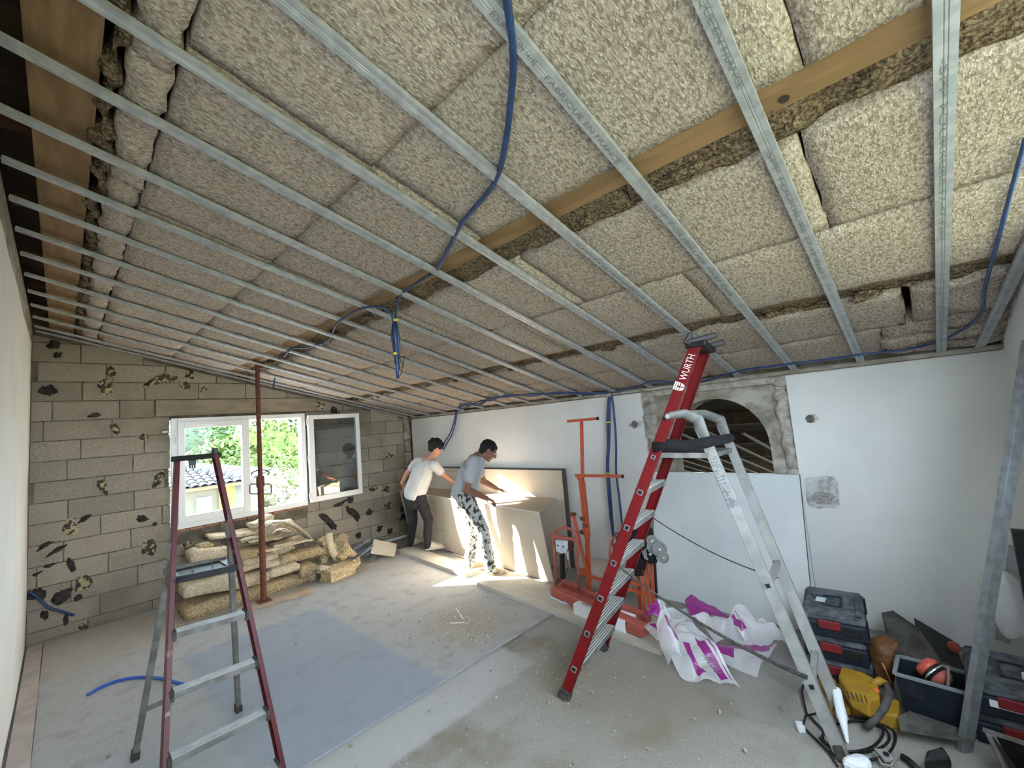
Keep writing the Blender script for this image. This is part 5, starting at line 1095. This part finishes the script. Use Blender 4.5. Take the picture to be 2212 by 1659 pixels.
# cable coil, plug, tube, small stuff
def ring(cx, cy, rx, ry, a0, a1, z=.012, n=26, w=0): return [Fz(cx+rx*math.cos(a)+w*noise.noise(V((a, cx, 0))), cy+ry*math.sin(a), z+.006*math.sin(a*3+cx)) for a in [a0+(a1-a0)*i/n for i in range(n+1)]]
T = thing('cable_coil', Fz(1860, 1600, 0), 'black electric cable coiled on the floor behind the foot of the tall ladder', 'cable')
MB().tube(ring(1850, 1592, 72, 34, -2.4, 3.4, w=6), .0055, 8).build('cable_loop', M_black, T, smooth=True)
MB().tube(ring(1858, 1600, 76, 44, -2.2, 2.6, .02, w=8), .0055, 8).build('cable_loop', M_black, T, smooth=True)
MB().tube(ring(1838, 1585, 70, 38, -2.0, 2.9, .028, w=8), .0055, 8).build('cable_loop', M_black, T, smooth=True)
MB().tube([Fz(1810, 1655, .01), Fz(1790, 1625, .01), Fz(1745, 1580, .01), Fz(1735, 1568, .03), Fz(1740, 1546, .05), Fz(1766, 1541, .03)], .0055, 8).build('cable_tail', M_black, T, smooth=True)
MB().tube([Fz(1735, 1480, .01), Fz(1732, 1495, .02), Fz(1742, 1540, .01), Fz(1790, 1590, .01), Fz(1830, 1640, .01)], .0055, 8).build('cable_tail', M_black, T, smooth=True)
p = Fz(1729, 1570, .018); o = MB().box(p, (.045,.035,.035), Matrix.Rotation(.5, 3, 'Z')).build('plug', M_white, T, bevel=.006)
T = thing('sealant_tube', Fz(1830, 1600, 0), 'white sealant tube leaning between the rear feet of the tall ladder', 'tube')
a, b_ = Fz(1831, 1605, .01), Fz(1806, 1490, .12); MB().tube([b_, a.lerp(b_, .45)], [.023, .023], 14).build('tube_body', M_paper, T); MB().tube([a.lerp(b_, .45), a.lerp(b_, .38), a], [.023, .018, .006], 12).build('nozzle', M_paper, T)
tag(MB().ball(Fz(1850, 1648, .03), (.05,.045,.035), n=9, nz=.7, nf=16).build('crumpled_paper', M_paper), 'crumpled white paper on the floor at the bottom edge by the ladder foot', 'paper')
T = thing('steel_clamp', Fz(1910, 1640, 0), 'bright steel clamp on the floor at the bottom edge right of the crumpled paper', 'clamp')
MB().box(Fz(1912, 1632, .03), (.07,.05,.012), Matrix.Rotation(.6, 3, 'Z')).build('clamp_plate', M_silver, T, bevel=.003); MB().tube([Fz(1888, 1625, .03), Fz(1905, 1650, .02), Fz(1925, 1655, .03), Fz(1936, 1640, .04)], .006, 8).build('clamp_bow', M_silver, T); MB().lathe(Fz(1914, 1630, .036), (0,0,1), [(.012,0),(.012,.006)], 12).build('clamp_eye', M_black, T)
tag(MB().tube([Fz(1948, 1634, .02), Fz(1962, 1642, .02), Fz(1990, 1668, .02)], .014, 10).build('black_hose', M_black, smooth=True), 'short piece of black hose at the bottom edge right of the steel clamp', 'hose')
slab('black_tool', [Fz(1998, 1665, .03), Fz(2004, 1640, .05), Fz(2040, 1630, .06), Fz(2060, 1662, .03)], (0,0,.04), M_black, 'black plastic tool cut off by the bottom edge left of the open case', 'tool')
# ================================================================ INSULATION OFFCUT PILE UNDER THE WINDOW
IP = [ # label, px left, px right, front y, thickness, depth, mat, bend
('long fibrous slab at the very bottom of the offcut pile', (400, 1318), (684, 1240), 5.52, .125, .40, 0, 0),
('long bulging slab second from the bottom at the left of the pile', (398, 1288), (582, 1243), 5.48, .13, .35, 1, .02),
('slab lying on the bottom one in the middle of the pile', (582, 1243), (648, 1224), 5.50, .11, .35, 1, 0),
('thick chunk ending the lower layers at the right of the pile', (650, 1240), (684, 1228), 5.46, .16, .22, 0, 0),
('thin sheet drooping over the left end of the pile', (396, 1266), (616, 1214), 5.56, .055, .40, 1, .03),
('narrow offcut on the middle layer just right of the prop', (574, 1224), (620, 1212), 5.50, .07, .30, 1, 0),
('cube-like chunk right of the prop in the middle of the pile', (608, 1212), (640, 1204), 5.50, .085, .22, 0, 0),
('broad pale slab at the upper left of the pile', (412, 1208), (500, 1190), 5.75, .12, .32, 1, .01),
('broken slab end left of the prop in the upper pile', (520, 1205), (556, 1195), 5.70, .13, .30, 0, 0),
('flat offcut passing behind the prop', (530, 1218), (602, 1203), 5.60, .06, .30, 1, 0),
('long thin sheet on the upper pile', (553, 1190), (675, 1170), 5.72, .035, .30, 1, .02),
('yellow fibrous block at the right shoulder of the pile', (636, 1206), (700, 1190), 5.62, .12, .24, 0, 0),
('slim strip on top of the right shoulder', (591, 1181), (637, 1172), 5.72, .028, .20, 1, 0),
('thin curled sheet left of the prop near the top', (522, 1174), (610, 1156), 5.80, .035, .30, 1, .03),
('pale board-like piece tilted under the window at the left', (455, 1165), (552, 1150), 5.92, .045, .32, 1, .01),
('flat piece under the arched strip', (610, 1176), (664, 1164), 5.80, .06, .25, 0, 0),
('fluffy piece at the top of the pile below the window sill', (542, 1134), (592, 1122), 5.98, .08, .22, 1, .03),
('small bent scrap in the middle of the upper pile', (575, 1162), (630, 1150), 5.86, .035, .22, 1, .04),
('small rag of wool at the far left of the pile', (428, 1183), (462, 1178), 5.90, .06, .15, 0, 0),
('lower slab hidden in the back of the pile', (430, 1240), (640, 1195), 5.85, .30, .30, 1, 0),
('upper slab hidden in the back of the pile', (500, 1170), (640, 1140), 6.05, .22, .16, 1, 0)]
for i, (lab, pa, pb, Y, th, dep, k, bend) in enumerate(IP):
    a, b_ = Fy(*pa, Y), Fy(*pb, Y); x0, x1 = a.x, b_.x; sl_ = (b_.z-a.z)/(x1-x0); z_ = max(.0, min(a.z, b_.z))
    z0 = max(.002, (a.z+b_.z)/2-(th*.5 if i else 0)); z0 = .002 if i == 0 else z0
    sl_ = max(-.12, min(.12, sl_)) if i not in (0,) else 0
    nx, ny = max(4, int((x1-x0)/.035)), max(4, int(dep/.05)); P = []
    for lay in (0, 1):
        for j in range(ny+1):
            for q in range(nx+1):
                u, v = q/nx, j/ny; x, y = x0+(x1-x0)*u, Y+dep*v; n_ = V((x*8, y*8, i*3.3))
                base_z = z0+sl_*(x-(x0+x1)/2)+bend*math.sin(math.pi*u*1.5+i)
                rnd_ = .5*th*(max(0, 1-min(u, 1-u)*(x1-x0)/.03)+max(0, 1-min(v, 1-v)*dep/.03))
                if lay: z = base_z+th-min(rnd_, th*.22)+.010*noise.noise(n_)
                else: z = base_z+min(rnd_, th*.3)*.5
                if i == 0 and not lay: z = .002
                P.append((x+.014*noise.noise(n_*1.3+V((0,5,lay))), y+.03*noise.noise(n_*1.7+V((3,0,lay*.7))), max(.002, z)))
    m_ = nx+1; n2 = m_*(ny+1); F = []
    for j in range(ny):
        for q in range(nx): aa = j*m_+q; F.append((aa, aa+m_, aa+m_+1, aa+1)); F.append((n2+aa, n2+aa+1, n2+aa+m_+1, n2+aa+m_))
    for q in range(nx): F.append((q, q+1, n2+q+1, n2+q)); aa = ny*m_+q; F.append((aa+1, aa, n2+aa, n2+aa+1))
    for j in range(ny): aa = j*m_; F.append((aa+m_, aa, n2+aa, n2+aa+m_)); aa += nx; F.append((aa, aa+m_, n2+aa+m_, n2+aa))
    tag(MB().add(P, F).build('insulation_offcut', M_woolY if k == 0 else M_woolP, smooth=True), lab, 'insulation offcut', 'wool offcuts heaped under the window')
def strip(pts, wd, th, lab, mt=None, side=(0,1,0)):
    o = MB().tube([V(p) for p in pts], wd, 10, el=[th/wd]*len(pts), side=side).build('insulation_offcut', mt or M_woolP, smooth=True); tag(o, lab, 'insulation offcut', 'wool offcuts heaped under the window')
strip([Fy(x, y, 5.86) for x, y in ((560, 1140), (585, 1127), (612, 1127), (638, 1137), (658, 1152), (672, 1168))], .11, .022, 'long strip arching over the right side of the pile')
strip([Fy(x, y, 5.78) for x, y in ((536, 1172), (570, 1165), (595, 1156), (606, 1148))], .09, .016, 'narrow strip curling up in front of the arch', M_woolY)
strip([Fy(x, y, 5.60) for x, y in ((711, 1152), (712, 1170), (718, 1190), (729, 1211))], .045, .02, 'upright strip leaning on the heap right of the main pile', side=(1,0,0))
def chunk(px, py, Y, sz, yaw, lab, mt, nz=.25, tilt=0):
    c = Fy(px, py, Y); o = MB(); R = Matrix.Rotation(yaw, 3, 'Z') @ Matrix.Rotation(tilt, 3, 'Y')
    o.box(c, sz, R, jit=.012); ob = o.build('insulation_offcut', mt); tag(ob, lab, 'insulation offcut', 'wool offcuts heaped under the window')
    s_ = ob.modifiers.new('sub', 'SUBSURF'); s_.subdivision_type = 'SIMPLE'; s_.levels = 3; s_.render_levels = 4
    t = bpy.data.textures.get('wool_lumps') or bpy.data.textures.new('wool_lumps', 'CLOUDS'); t.noise_scale = .035; d = ob.modifiers.new('d', 'DISPLACE'); d.texture = t; d.strength = .035; d.texture_coords = 'GLOBAL'
chunk(731, 1236, 5.36, (.36, .20, .145), .25, 'squared block of wool on the floor right of the pile', M_woolY)
chunk(697, 1226, 5.50, (.24, .22, .05), .3, 'flat wool piece wedged between the pile and the squared block', M_woolP, tilt=.35)
chunk(690, 1232, 5.55, (.16,.2,.05), .1, 'small wool wedge under the flat piece right of the pile', M_woolP, tilt=.2)
for (x, y, Y, r, lab) in ((770, 1216, 5.40, .065, 'fluffy ball of wool at the right tip of the heap'), (746, 1196, 5.62, .115, 'loose yellow wool heap behind the squared block'), (712, 1190, 5.72, .12, 'ragged wool lump behind the upright strip'), (738, 1168, 5.85, .09, 'pointed wool scrap against the wall behind the heap'), (694, 1172, 5.90, .07, 'small wool scrap against the wall beside the pile'), (757, 1226, 5.42, .05, 'small wool tuft beside the squared block')):
    c = Fy(x, y, Y); c.z = max(c.z, r*.75); tag(MB().ball(c, (r, r*.8, r*.85), n=14, nz=1.0, nf=15).build('insulation_offcut', M_woolY, smooth=True), lab, 'insulation offcut', 'wool offcuts heaped under the window')
# steel offcuts in the far corner
ofc = [((752, 1192), (808, 1158)), ((758, 1197), (822, 1163)), ((764, 1202), (816, 1172)), ((770, 1207), (808, 1180)), ((770, 1196), (838, 1160)), ((790, 1200), (850, 1165)), ((800, 1180), (880, 1158)), ((764, 1188), (800, 1166)), ((802, 1214), (812, 1196))]
ol = ['leftmost long bar', 'second long bar', 'third long bar', 'short bar nearest the floor', 'bar crossing over the heap', 'bar reaching behind the square offcut', 'bar pointing towards the far corner', 'small bar on top', 'stub sticking out under the square offcut']
for i, (pa, pb) in enumerate(ofc):
    z0, z1 = .03+.012*i, .05+.05*(i % 4)
    if i == 8: z0, z1 = .02, .06
    a, b_ = Fz(*pa, z0), Fz(*pb, z1)
    if b_.y > 6.2: b_ = a.lerp(b_, (6.2-a.y)/(b_.y-a.y))
    if b_.x > 3.9: b_ = a.lerp(b_, (3.9-a.x)/(b_.x-a.x))
    d = (b_-a).normalized(); s_ = d.cross(V((0,0,1))).normalized(); u_ = s_.cross(d); cs = [(-.0235, .018), (-.0235, 0), (.0235, 0), (.0235, .018)]
    P = [p+s_*x+u_*y for p in (a, b_) for x, y in cs]; o = MB().add(P, [(0,1,5,4),(1,2,6,5),(2,3,7,6)]).build('channel_offcut', M_galv, fixn=False); o.modifiers.new('t', 'SOLIDIFY').thickness = .001
    tag(o, f'{ol[i]} among the steel offcuts in the far corner', 'steel offcut', 'steel channel offcuts in the far corner')
q = [Fy(808, 1166, 5.72), Fy(858, 1176, 5.62), Fy(852, 1208, 5.42), Fy(801, 1196, 5.50)]; q = [V((p.x, p.y, max(p.z, .012))) for p in q]
o = MB().prism(q, V((.004, .012, .008))).build('plasterboard_offcut', M_beige, bevel=.002); tag(o, 'square beige plasterboard offcut lying on the steel offcuts', 'plasterboard offcut')
tag(MB().tube([Fz(855, 1178, .04), Fz(868, 1186, .02), Fz(878, 1188, .02)], .02, 8, el=[.3]*3).build('knife_blade', M_aluD), 'curved metal scrap on the floor left of the feet of the young man', 'metal scrap')
# ================================================================ CRUMBS ON THE FLOOR
big = [(235,1636+0),(963,1520),(1035,1597),(1012,1575),(760,1612),(965,1393),(975,1385),(967,1400),(995,1355),(1015,1360),(1020,1380),(1008,1392),(1050,1388),(985,1370),(1070,1510),(1280,1500),(1330,1440),(1500,1556),(1555,1540),(1690,1530),(1545,1520),(1480,1430),(1430,1450),(560,1390),(640,1393),(1110,1440),(1060,1450),(1240,1650),(1610,1625),(1185,1520),(1150,1600),(1400,1620),(930,1535),(1350,1380),(1220,1420),(905,1345),(840,1330),(885,1380)]
first = None
for i, (x, y) in enumerate(big):
    s_ = random.uniform(.42, .8); loc = Fz(x, y, .004)
    if first is None:
        first = MB().ball((0,0,.011), (.020,.014,.011), n=5, nz=.9, nf=60).build('plaster_crumb', M_crumb, org=(0,0,0)); c = first
    else: c = first.copy(); COL.objects.link(c)
    c.location = loc; c.rotation_euler = (0, 0, random.uniform(0, 6)); c.scale = (s_, s_*random.uniform(.7, 1.3), s_)
    tag(c, 'small pale lump of plaster lying loose on the floor', 'rubble', 'loose plaster lumps on the floor')
mb = MB()
def crumb(p, r): mb.add([p+V((r*random.uniform(.7,1.3),0,0)), p+V((0,r*random.uniform(.7,1.3),0)), p-V((r,0,0)), p-V((0,r*random.uniform(.7,1.3),0)), p+V((0,0,r*.9))], [(0,1,4),(1,2,4),(2,3,4),(3,0,4)])
for i in range(1300):
    x, y = random.uniform(-.1, 3.6), random.uniform(.3, 6.0); crumb(V((x, y, .003)), random.choice((.002, .003, .004, .006)))
for i in range(260):
    a = random.gauss(0, .16); b2_ = random.gauss(0, .22); crumb(V((2.42+a, 3.05+b2_, .004)), random.choice((.004, .006, .009, .013)))
for i in range(500): crumb(V((random.gauss(2.25, .35), random.gauss(2.0, .35), .004)), random.choice((.003, .004, .006)))
o = mb.build('fine_rubble', M_crumb, fixn=False); o['kind'] = 'stuff'; tag(o, 'fine crumbs of plaster and dust strewn over the floor', 'rubble')
for i, (pa, pb) in enumerate((((985, 1314), (1001, 1337)), ((972, 1346), (1004, 1345)))):
    tag(MB().bar(Fz(*pa, .006), Fz(*pb, .006), .009, .005).build('wood_splinter', M_coreW), ['pale splinter on the floor pointing at the rubble patch', 'pale splinter lying crosswise beside the rubble patch'][i], 'splinter')
# ================================================================ BEHIND THE ARCH: THE NEXT ROOM
XA0 = EX+.24; XE = 13.0
nr = MB(); nr.box(((XA0+XE)/2, 2.9, -2.1), (XE-XA0+.2, 9.4, .2)); NR = struct(nr.build('floor_next_room', M_conc))
nw = MB(); nw.box((XE+.1, 2.9, -1.2), (.2, 9.4, 1.9)); nw.box(((XA0+XE)/2, 7.6, -.2), (XE-XA0+.2, .2, 5)); nw.box((XA0-.1, -1.2, .0), (.2, 1.6, 4.2)); nw.box((XA0-.1, 7.0, .0), (.2, 1.2, 4.2)); nw.box((XA0+1.5, -1.8, 0), (3.2, .2, 4.2)); NW = struct(nw.build('wall_next_room', M_conc))
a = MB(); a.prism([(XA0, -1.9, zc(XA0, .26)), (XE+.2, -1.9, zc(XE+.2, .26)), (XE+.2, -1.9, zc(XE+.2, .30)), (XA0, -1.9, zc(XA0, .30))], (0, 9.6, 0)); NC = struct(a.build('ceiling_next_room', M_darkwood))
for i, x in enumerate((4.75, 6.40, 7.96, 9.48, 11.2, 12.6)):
    MB().prism([(x-.05, -1.9, zc(x-.05, .10)), (x+.05, -1.9, zc(x+.05, .10)), (x+.05, -1.9, zc(x+.05, .26)), (x-.05, -1.9, zc(x-.05, .26))], (0, 9.4, 0)).build('roof_beam', mat('brown_roof_beam', (.20,.14,.10), (.13,.09,.065), rough=.9) if i == 0 else MATS['brown_roof_beam'], NC)  # beams of the next room, brown timber in themselves
for i in range(16):
    y = -1.05+i*.405; x0 = 6.33 if i != 7 else 6.49
    MB().bar((x0, y, zc(x0, 0)), (XE-.05, y, zc(XE-.05, 0)), .047, .018).build('ceiling_channel', M_galv, NC)
for i in range(9): MB().box((XE-.03, -1.4+i*1.05, -1.2), (.05, .05, 1.9)).build('wall_post', M_galv, NW)
# ================================================================ OUTDOORS
o = MB().box((0, 0, -3.4), (400, 400, .4)).build('ground', M_ground); struct(o)
o = MB().box((17, 40, -3.17), (9, 50, .08), Matrix.Rotation(-.30, 3, 'Z')).build('driveway', M_road); struct(o)
o = MB().box((4, 10.9, -3.15), (40, 8.2, .10)).build('added_bounce_ground', mat('pale_bounce_ground', (.62,.58,.50), (.56,.53,.46), scale=1, rough=.9)); struct(o)  # unseen pale ground, added to bounce sunlight up onto the ceiling
# neighbour's hip-roofed house
E0, E1, E2 = V((-6, 14.9, .62)), V((3.95, 14.9, .62)), V((5.9, 19.3, .62)); RG = V((-6, 18.6, 1.40)); AP = V((2.05, 18.3, 1.34)); AP2 = V((4.0, 20.6, .95))
T = thing('neighbour_house', (0, 17, -3.2), 'neighbouring house with a grey tiled hip roof and cream walls', 'house')
MB().prism([(-6, 15.25, -3.2), (3.55, 15.25, -3.2), (5.4, 19.3, -3.2), (5.4, 26, -3.2), (-6, 26, -3.2)], (0,0,3.78)).build('house_wall', M_house, T)
MB().prism([(3.20, 15.18, -3.2), (3.56, 15.18, -3.2), (3.70, 15.5, -3.2), (3.3, 15.5, -3.2)], (0,0,3.75)).build('corner_pillar', M_houseY, T)
MB().box((2.85, 15.2, -.75), (.36, .10, 2.1)).build('house_window_frame', M_pvc, T); 
MB().bar(E0+V((0,.25,-.05)), E1+V((0,.25,-.05)), .06, .10).build('eave_board', M_brick, T); MB().bar(E1+V((-.1,.15,-.05)), E2+V((-.25,0,-.05)), .06, .10).build('eave_board', M_brick, T)
MB().add([E0, E1, AP, RG], [(0,1,2,3)]).build('roof_underlay', M_tile, T); MB().add([E1, E2, AP2, AP], [(0,1,2,3)]).build('roof_underlay', M_tile, T)
mb = MB(); proto = None; nt_ = 0
def tile_rows(Ea, Eb, Ra, Rb, cols, rows):
    """half-round tiles in straight runs from eave to ridge; each one its own mesh"""
    global nt_
    e = (Eb-Ea); up = ((Ra+Rb)/2-(Ea+Eb)/2); up -= e.normalized()*up.dot(e.normalized()); nrm = e.normalized().cross(up.normalized())
    if nrm.z < 0: nrm = -nrm
    wid = e.length/cols; ln = up.length/rows; ed, ud = e.normalized(), up.normalized()
    for c in range(cols):
        for r in range(rows):
            p = Ea+ed*(wid*(c+.5))+ud*(ln*r); f = (ln*(r+.5))/up.length; xs = (wid*(c+.5))/e.length
            lx = ((Ra-Ea).dot(ed)*f)/e.length; rx = 1-((Eb-Rb).dot(ed)*f)/e.length
            if not (lx-.01 < xs < rx+.01): continue
            if p.x < .4: continue
            nt_ += 1
            yield p, ed, ud, nrm, wid, ln
def tile_mesh(mb, p, ed, ud, nrm, wid, ln):
    P = []
    for k, (q, sc) in enumerate(((-.0, 1.0), (ln*1.12, .82))):
        for j in range(7): a = math.pi*j/6; P.append(p+ud*q+nrm*(.012*(1-k)+math.sin(a)*wid*.34*sc)+ed*(-math.cos(a)*wid*.48*sc))
    mb.add(P, [(j, j+1, 8+j, 7+j) for j in range(6)])
allt = list(tile_rows(E0, E1, RG, AP, 48, 10)) + list(tile_rows(E1, E2, AP, AP2, 22, 9))
allt.sort(key=lambda t: (t[0]-CP).length)
for t in allt[:280]:
    m_ = MB(); tile_mesh(m_, *t); o = m_.build('roof_tile', M_tile, T, smooth=True, fixn=False)
mb = MB()
for t in allt[280:]: tile_mesh(mb, *t)
if len(allt) > 280: o = mb.build('roof_tile_rows', M_tile, T, smooth=True, fixn=False); o['kind'] = 'stuff'
for i in range(13):
    a, b_ = E1.lerp(AP, i/13), E1.lerp(AP, (i+1.1)/13); MB().tube([a+V((0,0,.05)), b_+V((0,0,.05))], [.13, .10], 8).build('ridge_tile', M_tile, T, smooth=True)
# trees
def crown(c, r, n, mt, nm, parent, leaf=.22):
    mb = MB(); c = V(c)
    for k in range(5): mb.ball(c+V((random.uniform(-.45,.45)*r[0], random.uniform(-.45,.45)*r[1], random.uniform(-.35,.3)*r[2])), (r[0]*.62, r[1]*.62, r[2]*.62), n=8, nz=.5, nf=.9)
    for i in range(n):
        d = V((random.gauss(0,1), random.gauss(0,1), random.gauss(0,1))).normalized(); q = 1+.28*noise.noise(d*2.4+c)
        p = c+V((d.x*r[0], d.y*r[1], d.z*r[2]))*q*random.uniform(.78, 1.05); s_ = leaf*random.uniform(.5, 1.3); a = V((random.gauss(0,1), random.gauss(0,1), random.gauss(0,1))).normalized(); b_ = a.cross(d+V((.1,.2,.3))).normalized()
        mb.add([p-a*s_, p-b_*s_*.6, p+a*s_, p+b_*s_*.6], [(0,1,2,3)])
    o = mb.build(nm, mt, parent, fixn=False); return o
def tree(px, ytop, Y, rx, rz, mt, lab, n=1700, leaf=.26):
    top = Fy(px, ytop, Y); c = V((top.x, Y, top.z-rz)); t = thing('tree', (c.x, Y, -3.2), lab, 'tree', 'trees seen through the window')
    MB().tube([(c.x, Y, -3.2), (c.x+.1, Y, c.z-rz*.5)], [.28, .16], 8).build('trunk', M_bark, t); crown(c, (rx, rx*.8, rz), n, mt, 'crown', t, leaf)
tree(405, 915, 62, 5.5, 5.0, M_leafA, 'tree at the far left of the window view, on the hill'); tree(440, 912, 58, 5.5, 5.5, M_leafA, 'second tree from the left in the window view')
tree(478, 914, 55, 5.2, 5.5, M_leafA, 'tree above the house roof left of the sash bar'); tree(512, 918, 50, 4.8, 5.2, M_leafA, 'tree just left of the window mullion')
tree(468, 948, 34, 2.2, 2.6, M_leafB, 'small light-green tree rising behind the roof'); tree(500, 958, 30, 2.0, 2.4, M_leafB, 'light tree close behind the roof near the mullion')
tree(548, 906, 38, 3.4, 6.0, M_leafB, 'bright tree just right of the window mullion', 2600, .2); tree(580, 903, 44, 4.2, 6.2, M_leafB, 'tall bright tree right of the prop', 2600, .24); tree(612, 906, 46, 4.2, 6.5, M_leafA, 'green tree in the middle of the open sash', 2200); tree(645, 904, 48, 4.5, 6.5, M_leafA, 'tree at the right of the open sash', 2000)
tree(535, 962, 27, 1.9, 2.5, M_leafB, 'low bright tree behind the roof corner', 1500, .15); tree(600, 975, 30, 1.8, 2.2, M_leafB, 'low tree beside the carport', 1200, .15)
for (px, py, Y, r, lab) in ((600, 1062, 23, 1.25, 'pale flowering bush right of the house corner'), (628, 1050, 25, 1.2, 'round green bush at the driveway edge'), (618, 1088, 20, .85, 'low bush nearest the window')):
    c = Fy(px, py, Y); t = thing('bush', (c.x, Y, -3.2), lab, 'bush', 'garden bushes seen through the window'); crown(c, (r, r, r*.9), 1500, M_leafB if 'green' in lab else mat('blossom', (.36,.33,.27), (.16,.20,.08), scale=6, rough=.9) if 'flower' in lab else MATS['blossom'], 'foliage', t, .09)
    MB().tube([(c.x, Y, -3.2), (c.x, Y, c.z)], .05, 6).build('stem', M_bark, t)
c = Fy(622, 1005, 44); T = thing('carport', (c.x, 44, -3.2), 'white carport beyond the driveway', 'carport')
MB().box((c.x, 44, c.z+.9), (5.5, 4, .2)).build('carport_roof', M_pvc, T)
for q in (-2.5, 2.5): MB().box((c.x+q, 42.2, (c.z-3.2)/2+.3), (.15, .15, c.z+.7+3.2)).build('post', M_pvc, T)
T = thing('parked_car', (c.x+.5, 42, -3.1), 'dark car parked under the white carport', 'car')
z0 = c.z-1.0
MB().prism([(c.x-1.6, 41, z0), (c.x-1.7, 41, z0+.6), (c.x-1.0, 41, z0+.75), (c.x-.5, 41, z0+1.25), (c.x+1.2, 41, z0+1.25), (c.x+1.9, 41, z0+.75), (c.x+2.4, 41, z0+.6), (c.x+2.4, 41, z0)], (0, 1.7, 0)).build('car_body', mat('dark_car_paint', (.10,.12,.16), rough=.3), T, bevel=.08)
for q in (-.95, 1.7): MB().lathe((c.x+q, 40.98, z0), (0,1,0), [(.33, 0), (.33, .2)], 16).build('wheel', M_rubber, T)
MB().box((c.x, 41.5, (z0-.35-3.2)/2), (8, 6, z0-.35+3.2)).build('carport_slab', M_road, bpy.data.objects[[o.name for o in bpy.data.objects if o.name.startswith('carport') and o.type == 'EMPTY'][0]])
